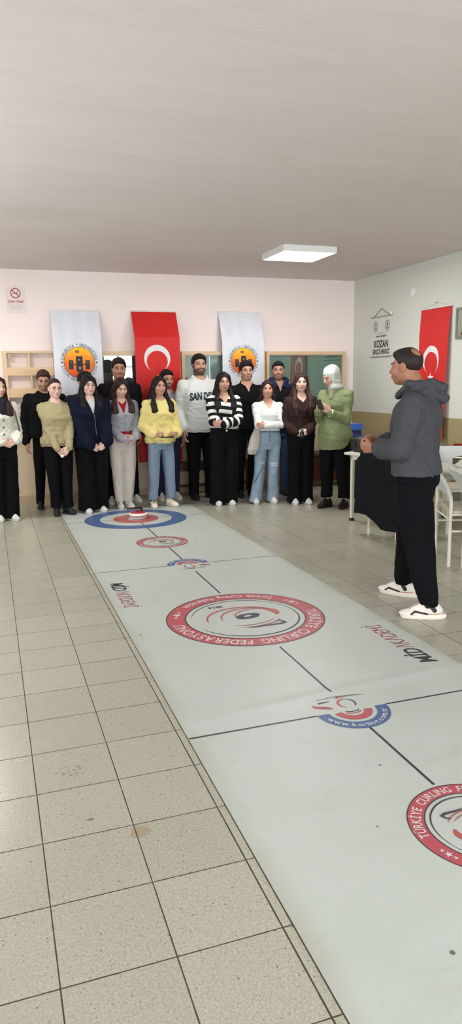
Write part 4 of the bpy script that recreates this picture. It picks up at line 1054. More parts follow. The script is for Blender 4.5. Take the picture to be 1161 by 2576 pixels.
def case(x0, x1, back_rgb, label, split=0.5):
    r = empty('display_case', ((x0 + x1) / 2, YF, ZB)); tag(r, label, 'display case', 'framed display cases along the back wall')
    w = (x1 - x0) / 2; h = ZT - ZB; f = 0.045
    b = MB(); b.box((-w, -DP, 0), (-w + f, 0, h)); b.box((w - f, -DP, 0), (w, 0, h)); b.box((-w + f, -DP, h - f), (w - f, 0, h)); b.box((-w + f, -DP, 0), (w - f, 0, f)); b.build('frame', WOOD, r)
    MB().box((-w + f, -0.02, f), (w - f, -0.002, h - f)).build('back_panel', mat('case_back', back_rgb, 0.8, 0.08, 3), r)
    xs = -w + f + (2 * w - 2 * f) * split
    MB().box((-w + f, -DP + 0.030, f), (xs + 0.02, -DP + 0.035, h - f)).build('glass_pane', GLASS, r)
    MB().box((xs - 0.02, -DP + 0.042, f), (w - f, -DP + 0.047, h - f)).build('glass_pane', GLASS, r)
    rm = mat('aluminium_rail', (150, 148, 140), 0.35, 0.03, metal=0.8)
    for za in (f, h - f - 0.014): MB().box((-w + f, -DP + 0.02, za), (w - f, -DP + 0.055, za + 0.014)).build('rail', rm, r)
    return r
case(1.375, 2.44, (96, 104, 104), 'glass fronted display case behind the red flag banner on the back wall', 0.55)
case(2.455, 3.64, (176, 190, 180), 'pale glass fronted display case behind the man in the white hoodie', 0.30)
case(3.655, 4.872, (70, 138, 112), 'green felt notice board in a wooden frame beside the room corner', 0.42)
# open wooden rack, left
r = empty('wall_rack', (0.80, YF, 1.06)); tag(r, 'pale wooden pigeonhole rack on the wall at the left of the back wall', 'rack')
w = 0.60; x0, x1 = -w, w
MB().box((x0 + 0.04, -0.012, 0.0), (x1 - 0.04, -0.002, 0.84)).build('back_panel', mat('rack_back', (226, 208, 198), 0.7, 0.04, 2), r)
for a in (x0, x1 - 0.05): MB().box((a, -DP, 0.0), (a + 0.05, 0, 0.838)).build('post', WOOD, r)
MB().box((x0 + 0.05, -DP, 0.812), (x1 - 0.05, 0, 0.838)).build('top_rail', WOOD, r)
for z0, z1 in ((0.540, 0.640), (0.275, 0.385), (0.04, 0.10)):
    MB().box((x0 + 0.05, -DP + 0.004, z0), (x1 - 0.05, -0.012, z1)).build('board', WOOD2, r)
MB().box((x0 - 0.01, -DP - 0.03, 0.0), (x1 + 0.01, 0, 0.022)).build('bottom_shelf', WOOD, r)
for (xx, z0, z1) in ((-0.29, 0.64, 0.812), (0.02, 0.64, 0.812), (0.07, 0.64, 0.812), (0.33, 0.64, 0.812), (-0.27, 0.385, 0.54), (0.05, 0.385, 0.54), (-0.27, 0.10, 0.275), (0.1, 0.10, 0.275)):
    MB().box((xx - 0.011, -DP + 0.012, z0), (xx + 0.011, -0.012, z1)).build('divider', WOOD, r)
MB().box((-0.535, -DP - 0.001, 0.755), (-0.50, -DP + 0.012, 0.80)).build('label_holder', mat('grey_label', (178, 160, 150), 0.5, 0.03), r)

# ------------------------------------------------------------------ hanging banners
def banner(name, x, y_top, zt, zb, wdt, lean, zlean, m, label, group, facing='y', sag=0.012, curl=0.0, prof=None):
    """cloth banner with a top rod; sheet frame u across, z height; returns root and mapping"""
    r = empty(name, (0, 0, 0)); tag(r, label, 'banner', group)
    def dep(z): return np.interp(z, [0, zlean, zt], [lean, lean, 0.0])
    def pt(u, z, out=0.0):
        d = dep(z) + out + sag * math.sin(7 * z + 2) * math.sin(PI * (u + wdt / 2) / wdt) * 0.5 + curl * max(0, (u / wdt)) ** 2 * max(0, (zt - z)) + 0.004 * math.sin(19 * u / wdt + 1.4 * z)
        return (x + u, y_top - d, z) if facing == 'y' else (x - d, y_top - u, z)
    b = MB(); nu, nz = 44, 150; vs = []
    for o_ in (0.0, -0.0016):
        for j in range(nz + 1):
            for i in range(nu + 1): vs.append(pt(-wdt / 2 + wdt * i / nu, zb + (zt - zb) * j / nz, o_))
    n = (nu + 1) * (nz + 1); fs = []
    for j in range(nz):
        for i in range(nu):
            a = j * (nu + 1) + i; f = (a, a + 1, a + nu + 2, a + nu + 1); fs += [f, tuple(n + k for k in f[::-1])]
    rim = [i for i in range(nu + 1)] + [j * (nu + 1) + nu for j in range(1, nz + 1)] + [nz * (nu + 1) + i for i in range(nu - 1, -1, -1)] + [j * (nu + 1) for j in range(nz - 1, 0, -1)]
    fs += [(rim[k], n + rim[k], n + rim[(k + 1) % len(rim)], rim[(k + 1) % len(rim)]) for k in range(len(rim))]
    b.add(vs, fs); cl = b.build('cloth', m, r, True)
    MB().tube([pt(-wdt / 2 - 0.008, zt, 0.004), pt(wdt / 2 + 0.008, zt, 0.004)], 0.0085, 10).build('rod', WHITE_METAL, r, True)
    return r, (lambda u, z, k: pt(u, z, 0.0032 + 0.0009 * k))
def silk(name, rgb): 
    t = NT(name); v = t.coord('Object'); f = t.noise(v, 4, 4)
    c = lin(rgb); col = t.mix(f, tuple(c * 0.94) + (1,), tuple(np.clip(c * 1.06, 0, 1)) + (1,))
    t.bump(t.noise(t.coord('Object', (1, 1, 3)), 5, 3), 0.25, 0.02); t.b.inputs['Sheen Weight'].default_value = 0.1
    return t.done(col, 0.55, 0, 0.3)
RED_SILK, WHITE_SILK = silk('red_silk', (206, 34, 30)), silk('white_silk', (222, 224, 230))
BINK = dict(white=mat('print_white', (226, 222, 220), 0.6, 0.03), orange=None, navy=mat('print_navy', (62, 66, 92), 0.6, 0.05), dark=mat('print_dark', (58, 54, 56), 0.6, 0.05), black=mat('print_black', (40, 40, 44), 0.6, 0.05),
            gold=mat('print_gold', (206, 150, 60), 0.6, 0.05), grey=mat('print_grey', (150, 148, 146), 0.6, 0.05), pale=mat('print_pale', (196, 196, 190), 0.6, 0.04), pink=mat('print_crimson', (172, 62, 84), 0.6, 0.05), window=mat('print_stone', (150, 140, 128), 0.6, 0.05))
def sunset():
    t = NT('print_sunset'); g = t.n('ShaderNodeNewGeometry'); sp = t.n('ShaderNodeSeparateXYZ'); t.t.links.new(g.outputs['Position'], sp.inputs[0])
    f = t.math('ADD', t.math('MULTIPLY', t.math('SUBTRACT', sp.outputs[2], 1.56), 2.4), t.math('MULTIPLY', t.noise(t.coord('Object'), 7, 3), 0.30))
    return t.done(t.ramp(f, [(0.05, tuple(lin((214, 72, 36)))), (0.55, tuple(lin((236, 116, 44)))), (0.85, tuple(lin((246, 166, 36)))), (1.0, tuple(lin((250, 190, 50))))]), 0.6, 0, 0.3)
BINK['orange'] = sunset()
def moon_star(A, cz, R, star_z, sr, ks=1.0):
    vs = []; n = 64; ri = R * 0.80; off = -R * 0.235      # crescent opening downwards
    # boundary angles where the circles meet
    d = abs(off); xa = (R * R - ri * ri + d * d) / (2 * d); ha = math.sqrt(max(R * R - xa * xa, 0))
    ao = math.atan2(-xa, ha); ai = math.atan2(-xa + d, ha)
    outer = [(R * math.cos(a), cz + R * math.sin(a)) for a in np.linspace(ao, PI - ao, n)]
    inner = [(ri * math.cos(a), cz - d + ri * math.sin(a)) for a in np.linspace(ai, PI - ai, n)]
    for o_, i_ in zip(outer, inner): vs += [o_, i_]
    A.put('white', vs, [(2 * i, 2 * i + 1, 2 * i + 3, 2 * i + 2) for i in range(n - 1)])
    A.star('white', 0, star_z, sr, 90)
def uni_logo(A, cz, R=0.187):
    A.ring('navy', 0, cz, R * 0.985, R * 1.03, n=80, z=0); A.disc('orange', 0, cz, R, n=80, z=1)
    A.arctext('navy', 'ÇUKUROVA ★ ÜNİVERSİTESİ'.replace('★', '*'), 0, cz, R * 1.15, 172, 8, 0.048, bold=0.0003, z=1)
    A.arctext('navy', 'KOZAN İŞLETME FAKÜLTESİ', 0, cz, R * 1.15, 190, 350, 0.045, inside=True, bold=0.0002, z=1)
    for q in (-1, 1): A.rect('dark', q * R * 1.15 - 0.010, cz - 0.010, q * R * 1.15 + 0.010, cz + 0.010, z=1)
    k = R / 0.187
    def tower(x, w, h, z0):
        A.rect('black', x - w, cz + z0, x + w, cz + z0 + h, z=2)
    tower(0, 0.041 * k, 0.175 * k, -0.100 * k); A.ring('black', 0, cz - 0.100 * k, 0, 0.041 * k, 180, 360, 24, z=2, ry=0.4)
    tower(-0.102 * k, 0.027 * k, 0.112 * k, -0.085 * k); tower(0.102 * k, 0.027 * k, 0.112 * k, -0.085 * k)
    A.rect('black', -0.08 * k, cz - 0.030 * k, -0.035 * k, cz - 0.016 * k, z=2); A.rect('black', 0.035 * k, cz - 0.030 * k, 0.08 * k, cz - 0.016 * k, z=2)
    for (x, z, w, h) in ((0.0, 0.022, 0.010, 0.022), (-0.100, -0.006, 0.006, 0.014), (0.104, -0.006, 0.006, 0.014), (0.004, -0.085, 0.014, 0.032)): A.rect('window', (x - w) * k, cz + z * k, (x + w) * k, cz + (z + h) * k, z=3)
    A.rect('dark', -0.045 * k, cz + 0.120 * k, 0.0, cz + 0.146 * k, z=2); A.rect('gold', -0.03 * k, cz + 0.128 * k, -0.012 * k, cz + 0.138 * k, z=3)
b_, f_ = banner('white_banner', 1.105, YF - 0.012, 2.395, 0.90, 0.595, 0.165, 2.02, WHITE_SILK, 'white banner with a round orange castle emblem at the left of the back wall', 'white emblem banners')
A = Art(True); uni_logo(A, 1.755, 0.187); A.lay('print', BINK, lambda u, z, k: f_(u + 0.010, z, k), b_, 'orange castle emblem')
b_, f_ = banner('white_banner', 3.297, YF - 0.012, 2.415, 0.90, 0.592, 0.165, 2.02, WHITE_SILK, 'white banner with a round orange castle emblem beside the green notice board', 'white emblem banners')
A = Art(True); uni_logo(A, 1.762, 0.172); A.lay('print', BINK, lambda u, z, k: f_(u + 0.0, z, k), b_, 'orange castle emblem')
b_, f_ = banner('flag_banner', 2.118, YF - 0.012, 2.405, 0.46, 0.592, 0.185, 2.06, RED_SILK, 'red flag banner with white crescent and star in the middle of the back wall', 'red flag banners')
A = Art(); moon_star(A, 1.800, 0.172, 1.535, 0.072); A.lay('print', BINK, lambda u, z, k: f_(u - 0.012, z, k), b_, 'white crescent and star')
b_, f_ = banner('flag_banner', XR - 0.012, 7.335, 2.312, 0.80, 0.60, 0.02, 2.0, RED_SILK, 'red flag banner with white crescent and star on the right wall', 'red flag banners', facing='x', curl=0.14)
A = Art(); moon_star(A, 1.715, 0.165, 1.505, 0.068); A.lay('print', BINK, lambda u, z, k: f_(u - 0.03, z, k), b_, 'white crescent and star')
MB().tube([(XR - 0.012, 7.60, 2.318), (XR - 0.010, 7.34, 2.372), (XR - 0.012, 7.06, 2.318)], 0.002, 6).build('cord', mat('cord_white', (206, 200, 190), 0.7), b_)
MB().tube([(XR, 7.34, 2.374), (XR - 0.016, 7.34, 2.374)], 0.006, 8).build('nail', mat('nail_steel', (120, 112, 104), 0.4, metal=0.7), b_)

# youth centre pennant on the right wall
r = empty('wall_sign', (XR, 8.565, 2.05)); tag(r, 'white hanging sign with two emblems reading KOZAN on the right wall', 'sign')
def sgn(u, z, k): return (-0.010 - 0.0007 * k, -u, z)
MB().box((-0.009, -0.245, -0.25), (-0.003, 0.245, 0.265)).build('sheet', mat('sign_vinyl', (214, 212, 206), 0.5, 0.03), r)
for z in (0.268, -0.252): MB().tube([(-0.010, -0.262, z), (-0.010, 0.262, z)], 0.009, 10).build('rod', mat('sign_rod', (160, 152, 142), 0.4, 0.03), r, True)
MB().tube([(-0.010, 0.20, 0.275), (-0.008, 0.01, 0.375), (-0.010, -0.20, 0.275)], 0.005, 8).build('cord', mat('sign_cord', (150, 140, 130), 0.7), r)
MB().lathe([(0, 0), (0.013, 0), (0.013, 0.03), (0, 0.03)], (-0.014, -0.248, 0.275), 14).build('end_cap', WHITE_METAL, r, True)
A = Art()
A.text('black', 'KOZAN', 0.0, -0.085, 0.135, bold=0.004, width=0.36, z=1)
A.text('dark', 'GENÇLİK MERKEZİ', 0.0, -0.185, 0.085, bold=0.003, width=0.43, z=1)
A.text('grey', 'T.C. GENÇLİK VE SPOR BAKANLIĞI', 0.0, 0.055, 0.024, width=0.22, z=1); A.text('dark', 'ADANA İL MÜDÜRLÜĞÜ', 0.0, 0.018, 0.030, width=0.27, bold=0.001, z=1)
for q, c1, c2 in ((-0.15, 'grey', 'pale'), (0.15, 'grey', 'dark')):
    A.disc('pale', q, 0.145, 0.058, ry=1.22, z=1); A.ring(c1, q, 0.145, 0.050, 0.060, ry=1.22, z=2); A.ring('grey', q, 0.145, 0.036, 0.040, ry=1.22, z=2)
    A.poly(c1 if c2 == 'pale' else 'black', [(q - 0.016, 0.150), (q, 0.192), (q + 0.016, 0.150)], z=3); A.rect(c1 if c2 == 'pale' else 'dark', q - 0.004, 0.118, q + 0.004, 0.152, z=3)
    A.rect('grey', q - 0.036, 0.106, q + 0.036, 0.122, z=3)
A.lay('print', BINK, sgn, r)
# no smoking poster on the back wall
r = empty('poster', (0.407, YF, 2.51)); tag(r, 'white no smoking poster with a red crossed circle high on the back wall', 'poster')
MB().box((-0.112, -0.006, -0.158), (0.112, -0.001, 0.158)).build('sheet', mat('poster_paper', (230, 216, 212), 0.6, 0.02), r)
MB().tube([(0.0, -0.001, 0.172), (0.0, -0.012, 0.172)], 0.006, 8).build('pin', mat('pin_steel', (150, 142, 138), 0.4, metal=0.6), r)
A = Art()
A.ring('pink', 0.002, 0.082, 0.049, 0.061, n=60, z=1); A.stroke('pink', [(-0.034, 0.118), (0.040, 0.046)], 0.010, z=3)
A.rect('dark', -0.032, 0.076, 0.022, 0.086, z=2); A.rect('pink', 0.024, 0.076, 0.030, 0.086, z=2); A.stroke('dark', [(0.026, 0.09), (0.020, 0.10), (0.030, 0.108), (0.024, 0.118)], 0.005, z=2)
A.text('pink', 'SİGARA İÇİLMEZ', 0.0, -0.016, 0.034, bold=0.001, width=0.19, z=1)
for i, (u0, u1) in enumerate(((-0.085, 0.085), (-0.088, 0.088), (-0.082, 0.086), (-0.06, 0.07), (-0.078, 0.05))): A.rect('pale', u0, -0.050 - i * 0.017, u1, -0.044 - i * 0.017, z=1)
A.lay('print', BINK, lambda u, z, k: (u, -0.0065 - 0.0006 * k, z), r)
# small round plate and picture on the right wall
r = empty('wall_plate', (XR, 7.86, 2.548)); tag(r, 'small round white blank plate high on the right wall', 'wall plate')
MB().lathe([(0, 0), (0.052, 0), (0.050, 0.010), (0.040, 0.016), (0, 0.018)], (0, 0, 0), 30).build('cover', WHITE_METAL, r, True)
r.children[0].rotation_euler = (0, -PI / 2, 0)
r = empty('picture_frame', (XR, 6.70, 2.10)); tag(r, 'grey framed dark portrait picture at the right edge of the photo', 'picture')
b = MB(); b.box((-0.022, -0.24, -0.17), (-0.002, -0.21, 0.17)); b.box((-0.022, 0.21, -0.17), (-0.002, 0.24, 0.17)); b.box((-0.022, -0.21, 0.14), (-0.002, 0.21, 0.17)); b.box((-0.022, -0.21, -0.17), (-0.002, 0.21, -0.14)); b.build('frame', mat('pewter_frame', (122, 126, 110), 0.4, 0.06), r)
MB().box((-0.012, -0.21, -0.14), (-0.003, 0.21, 0.14)).build('picture', mat('picture_print', (148, 154, 138), 0.35, 0.25, 9), r)
A = Art(); A.disc('dark', 0, 0.03, 0.06, ry=1.25); A.ring('dark', 0, -0.13, 0, 0.15, 0, 180, 30, ry=0.6); A.lay('portrait', BINK, lambda u, z, k: (-0.0126, -u, z), r)

# ------------------------------------------------------------------ benches by the back wall
DARKWOOD = mat('dark_stained_wood', (66, 40, 28), 0.45, 0.2, 6, 0.1, 30, stretch=(1, 6, 6)); REDWOOD = mat('reddish_panel', (134, 66, 44), 0.5, 0.12, 4)
def bench(x0, x1, y0, y1, label, panel=False, zt=0.44):
    r = empty('bench', ((x0 + x1) / 2, (y0 + y1) / 2, 0)); tag(r, label, 'bench', 'dark wooden benches along the back wall')
    w, d = (x1 - x0) / 2, (y1 - y0) / 2
    MB().box((-w, -d, zt - 0.035), (w, d, zt), bev=0.005).build('seat', DARKWOOD, r)
    MB().box((-w + 0.06, -d + 0.03, zt - 0.11), (w - 0.06, -d + 0.05, zt - 0.036)).build('apron', DARKWOOD, r)
    for a in (-w + 0.06, w - 0.06):
        for c in (-d + 0.035, d - 0.035): MB().box((a - 0.025, c - 0.022, 0), (a + 0.025, c + 0.022, zt - 0.036)).build('leg', DARKWOOD, r)
        MB().box((a - 0.015, -d + 0.06, 0.10), (a + 0.015, d - 0.06, 0.14)).build('stretcher', DARKWOOD, r)
    MB().box((-w + 0.06, -0.015, 0.105), (w - 0.06, 0.015, 0.14)).build('long_stretcher', DARKWOOD, r)
    if panel: MB().box((-w + 0.09, d - 0.10, 0.07), (w - 0.09, d - 0.08, zt - 0.04)).build('panel', REDWOOD, r)
    return r
bench(2.22, 3.42, 8.99, 9.25, 'low dark wooden bench behind the man in the white hoodie')
bench(3.98, 4.88, 8.82, 9.24, 'dark bench with a reddish front panel behind the woman in the green shirt', True, 0.50)

# ------------------------------------------------------------------ tables, chairs and what lies on them
TABLETOP = mat('white_laminate', (216, 216, 204), 0.35, 0.03, 4); CREAM_METAL = mat('cream_painted_metal', (222, 218, 200), 0.35, 0.05, 6, 0.08, 40)
def table(org, e1, e2, L1, L2, label, h=0.74):
    """org = corner, e1/e2 unit edge directions"""
    a = math.atan2(e2[1], e2[0]); r = empty('table', (org[0], org[1], 0), a); tag(r, label, 'table', 'white topped tables on the right')
    sy = -1 if (e2[0] * e1[1] - e2[1] * e1[0]) < 0 else 1
    y0, y1 = (0, L1) if sy > 0 else (-L1, 0)
    MB().box((0, y0, h - 0.028), (L2, y1, h), bev=0.006).build('tabletop', TABLETOP, r)
    b = MB(); i = 0.05
    b.box((i, y0 + i, h - 0.075), (L2 - i, y0 + i + 0.025, h - 0.029)); b.box((i, y1 - i - 0.025, h - 0.075), (L2 - i, y1 - i, h - 0.029)); b.box((i, y0 + i + 0.025, h - 0.075), (i + 0.025, y1 - i - 0.025, h - 0.029)); b.box((L2 - i - 0.025, y0 + i + 0.025, h - 0.075), (L2 - i, y1 - i - 0.025, h - 0.029))
    b.build('frame', CREAM_METAL, r)
    for x in (i, L2 - i - 0.035):
        for y in (y0 + i, y1 - i - 0.035):
            l = MB().box((x, y, 0.02), (x + 0.035, y + 0.035, h - 0.029), bev=0.004).build('leg', CREAM_METAL, r)
            MB().box((x - 0.002, y - 0.002, 0), (x + 0.037, y + 0.037, 0.03)).build('foot', mat('black_rubber', (34, 32, 32), 0.7), l)
    return r
E1 = unit((0.17, -0.61)); E2 = np.array([-E1[1], E1[0]])
table((3.545, 6.735), E1, E2, 0.62, 1.05, 'white topped table with a black bag and blue tub behind the coach')
F1 = unit((-0.03, -1.0)); F2 = np.array([-F1[1], F1[0]])
table((3.56, 5.42), F1, F2, 1.60, 0.72, 'white topped table with a tray at the right edge of the photo', 0.745)

CHAIRPLY = mat('pale_seat_board', (196, 188, 168), 0.45, 0.06, 5); WHITEPLY = mat('white_back_board', (206, 210, 208), 0.4, 0.03, 5)
def make_chair(p0, p1, label, depth=0.42):
    """p0, p1 = floor points of the two back posts (p0 on the figure's right); it faces to the right of p0->p1"""
    p0, p1 = np.array(p0), np.array(p1); w = np.linalg.norm(p1 - p0); u = (p1 - p0) / w
    a = math.atan2(-u[0], u[1]); c = (p0 + p1) / 2
    r = empty('chair', (c[0], c[1], 0), a); tag(r, label, 'chair', 'cream tube framed chairs on the right')
    h = w / 2
    for q in (-h, h):
        MB().tube([(0, q, 0), (0.0, q, 0.50), (-0.004, q, 0.57), (-0.025, q, 0.64), (-0.06, q, 0.70), (-0.105, q, 0.765), (-0.125, q, 0.80)], 0.0145, 12).build('post', CREAM_METAL, r, True)
        MB().tube([(depth - 0.01, q, 0), (depth - 0.02, q, 0.435)], 0.0135, 12).build('leg', CREAM_METAL, r, True)
        b = MB(); b.tube([(0, q, 0.425), (depth - 0.02, q, 0.430)], 0.011, 10); b.tube([(0, q, 0.29), (depth - 0.016, q, 0.29)], 0.009, 10); b.build('side_rail', CREAM_METAL, r, True)
    b = MB(); b.tube([(depth - 0.02, -h, 0.425), (depth - 0.02, h, 0.425)], 0.011, 10); b.tube([(0, -h, 0.38), (0, h, 0.38)], 0.009, 10); b.build('cross_rail', CREAM_METAL, r, True)
    MB().box((0.012, -h - 0.008, 0.438), (depth + 0.01, h + 0.008, 0.458), bev=0.006).build('seat', CHAIRPLY, r)
    R_ = Matrix.Rotation(-0.52, 3, 'Y')
    bm = MB(); pts = [(-0.004 - 0.012, 0.585), (-0.022 - 0.012, 0.64), (-0.058 - 0.012, 0.70), (-0.103 - 0.012, 0.765), (-0.13 - 0.012, 0.81)]
    vs = [(x + o_, y, z) for o_ in (0, -0.012) for (x, z) in pts for y in (-h + 0.0, h - 0.0)]
    n = len(pts); fs = []
    for i in range(n - 1):
        fs += [(2 * i, 2 * i + 1, 2 * i + 3, 2 * i + 2), (2 * n + 2 * i, 2 * n + 2 * i + 2, 2 * n + 2 * i + 3, 2 * n + 2 * i + 1), (2 * i, 2 * i + 2, 2 * n + 2 * i + 2, 2 * n + 2 * i), (2 * i + 1, 2 * n + 2 * i + 1, 2 * n + 2 * i + 3, 2 * i + 3)]
    fs += [(0, 2 * n, 2 * n + 1, 1), (2 * n - 2, 2 * n - 1, 4 * n - 1, 4 * n - 2)]
    bm.add(vs, fs); bm.build('backrest', WHITEPLY, r, True)
    return r
make_chair((3.43, 4.69), (3.60, 5.12), 'cream tube framed chair with a pale seat right behind the coach')
make_chair((3.345, 4.20), (3.51, 4.615), 'cream tube framed chair cut by the right edge of the photo')
make_chair((3.57, 5.70), (3.47, 6.04), 'cream tube framed chair under the hanging black coat')
make_chair((4.30, 6.10), (4.62, 5.97), 'white backed chair beyond the tray table at the right edge of the photo')

# black coat over the chair back
S_ = Shape()
u = unit(np.array([3.47, 6.04]) - np.array([3.57, 5.70])); a_ = math.atan2(-u[0], u[1])
S_.add(loft([(0.10, -0.05, 0.0, 0.085, 0.27), (0.20, -0.06, 0.0, 0.09, 0.262), (0.45, -0.085, 0.0, 0.085, 0.235), (0.65, -0.10, 0, 0.085, 0.215), (0.78, -0.125, 0, 0.07, 0.195), (0.83, -0.13, 0, 0.05, 0.175)], p=2.6), 0)
S_.add(cone((-0.10, -0.18, 0.72), (-0.085, -0.245, 0.24), 0.05, 0.058), 0.03); S_.add(cone((-0.10, 0.18, 0.72), (-0.07, 0.25, 0.20), 0.05, 0.058), 0.03)
S_.add(cone((-0.13, -0.12, 0.815), (-0.13, 0.12, 0.815), 0.045), 0.03)
S_.post(wrinkle(0.006, 26, 77, 0.3)); S_.post(wrinkle(0.003, 60, 78, 0.5))
S_.post(lambda d, X, Y, Z: np.maximum(d, (0.13 + 0.05 * np.sin(Y * 9 + 1) + 0.10 * np.clip(Y / 0.3, -1, 1) - Z)))
P_, F_ = S_.mesh(0.010)
coat = link('coat', to_mesh('coat', P_, F_, flatcol(P_, (24, 26, 28))), BLACK_M, None); coat.location = (3.52, 5.87, 0); coat.rotation_euler = (0, 0, a_)
tag(coat, 'black coat hung over a chair beside the white table', 'coat')

def on_table(u, v, org=(3.545, 6.735)): return np.array(org) + E1 * u + E2 * v
# black bag and blue tub on the table
S_ = Shape(); S_.add(rbox((0, 0, 0.075), (0.20, 0.085, 0.045), 0.03), 0); S_.add(cone((-0.19, 0.0, 0.10), (0.17, -0.02, 0.125), 0.055, 0.03), 0.03); S_.add(cone((0.1, 0.0, 0.08), (0.27, -0.05, 0.125), 0.04, 0.022), 0.03)
S_.post(wrinkle(0.006, 40, 31)); S_.post(wrinkle(0.003, 90, 32)); P_, F_ = S_.mesh(0.008); P_[:, 2] = np.maximum(P_[:, 2], 0)
c = on_table(0.13, 0.32); bag = link('bag', to_mesh('bag', P_, F_, flatcol(P_, (22, 22, 26))), cloth('bag_nylon', 0.45, 0.3, 120, 0.15, 0.5)); bag.location = (c[0], c[1], 0.7405); bag.rotation_euler = (0, 0, math.atan2(E2[1], E2[0])); tag(bag, 'slouching black bag lying on the white table in front of the blue tub', 'bag')
c = on_table(0.02 - 0.16, 0.36)
r = empty('storage_tub', (4.31, 8.02, 0), 0.0); tag(r, 'dark blue tub with a bright blue lid standing behind the white table', 'tub')
b = MB(); b.box((-0.11, -0.10, 0.0), (0.11, 0.10, 0.868), bev=0.012); b.build('body', mat('navy_plastic', (28, 38, 76), 0.35, 0.08), r)
MB().box((-0.12, -0.11, 0.869), (0.12, 0.11, 0.952), bev=0.014).build('lid', mat('blue_plastic', (52, 96, 182), 0.35, 0.06), r)
MB().box((-0.113, -0.106, 0.80), (0.113, -0.101, 0.82)).build('band', mat('blue_band', (42, 72, 150), 0.35), r)
# things on the right-hand table
TZ = 0.7455
r = empty('tray', (4.08, 5.16, TZ), 0.3); tag(r, 'dark rimmed metal tray on the table at the right edge of the photo', 'tray')
b = MB(); b.box((-0.13, -0.2, 0), (0.13, 0.2, 0.012)); b.build('base', mat('grey_tray', (120, 112, 100), 0.4, 0.05), r)
b = MB(); b.box((-0.14, -0.21, 0.0), (-0.13, 0.21, 0.055)); b.box((0.13, -0.21, 0.0), (0.14, 0.21, 0.055)); b.box((-0.13, -0.21, 0), (0.13, -0.2, 0.055)); b.box((-0.13, 0.2, 0), (0.13, 0.21, 0.055)); b.build('rim', mat('dark_rim', (62, 58, 50), 0.35, 0.05), r)
MB().tube([(-0.14, -0.21, 0.06), (0.14, -0.21, 0.06), (0.14, 0.21, 0.06), (-0.14, 0.21, 0.06)], 0.007, 8, closed=True).build('edge', mat('steel_edge', (190, 186, 176), 0.3, metal=0.6), r)
S_ = Shape(); S_.add(ell((0, 0, 0.02), (0.05, 0.04, 0.022)), 0); S_.add(ell((0.03, 0.015, 0.035), (0.03, 0.025, 0.03)), 0.02); S_.post(wrinkle(0.004, 120, 8)); P_, F_ = S_.mesh(0.005); P_[:, 2] = np.maximum(P_[:, 2], 0)
o = link('napkin', to_mesh('napkin', P_, F_, flatcol(P_, (190, 186, 172))), CLOTH_M); o.location = (3.80, 5.09, TZ); tag(o, 'crumpled pale paper napkin on the table beside the dark tray', 'napkin')
r = empty('box', (4.90, 6.50, 0), 0.0); tag(r, 'dark red box on a stand beyond the table at the right edge', 'box')
MB().box((-0.09, -0.09, 0.65), (0.09, 0.09, 0.79), bev=0.008).build('carton', mat('crimson_box', (140, 26, 30), 0.4, 0.08), r)
MB().box((-0.045, -0.0915, 0.70), (0.06, -0.0905, 0.74)).build('stripe', mat('pink_stripe', (196, 96, 92), 0.4), r)
MB().box((-0.10, -0.10, 0.0), (0.10, 0.10, 0.648), bev=0.006).build('stand', mat('stand_grey', (150, 146, 132), 0.5), r)
# ------------------------------------------------------------------ the people
def arm_clasp(S, z, y=-0.17, gap=0.065, down=0.5, x=0.0, curl=0.55, tw=0.03):
    return (dict(w=(x - gap, y, z * S + 0.02), d=(0.8, -0.1, -down), n=(0.25, 0.9, -0.1), curl=curl, thumb=0.4, pole=(-0.42, 0.85, -0.3)),
            dict(w=(x + gap + 0.012, y - tw, z * S + 0.035), d=(-0.8, -0.05, -down), n=(-0.1, 1, -0.1), curl=curl * 0.8, thumb=0.5, pole=(0.42, 0.85, -0.3)))
def arm_cross(S, z=0.66, y=-0.19, x=0.0):
    return (dict(w=(x + 0.075, y, z * S), d=(0.95, 0.25, 0.12), n=(0.1, 1, 0.1), curl=0.35, pole=(-1, -0.1, -0.7)),
            dict(w=(x - 0.065, y - 0.045, (z - 0.012) * S), d=(-0.95, 0.25, 0.15), n=(-0.1, 1, 0.1), curl=0.35, pole=(1, -0.1, -0.7)))
def arm_down(S, k=0.0, x=0.05):
    return tuple(dict(w=(q * (0.115 * S + x), -0.04 + k, 0.495 * S), d=(-q * 0.05, -0.15, -1), n=(-q, 0.1, 0), curl=0.28, thumb=0.3, pole=(q * 0.2, 1, 0)) for q in (-1, 1))
PALE, TAN, FAIR, WARM = (200, 160, 142), (172, 128, 104), (208, 172, 156), (184, 140, 118)
DARKHAIR, BLACKHAIR, BROWNHAIR = (28, 21, 21), (19, 16, 18), (46, 29, 24)
BLK = (11, 12, 14); WIDE = ((0.50, 0.088), (0.40, 0.090), (0.27, 0.085), (0.12, 0.088), (0.02, 0.094)); SLIM = ((0.50, 0.082), (0.38, 0.074), (0.27, 0.060), (0.14, 0.052), (0.04, 0.050))
def hold(p, name, m, label, cat, pts, r, n=12, cap_m=None):
    """a small thing held in the hands, standing on its own in the scene"""
    R = rotz(p.yaw); W = [tuple(R @ np.array(q) + p.loc) for q in pts]
    o = MB().tube(W, r, n).build(name, m, None, True); tag(o, label, cat); return o

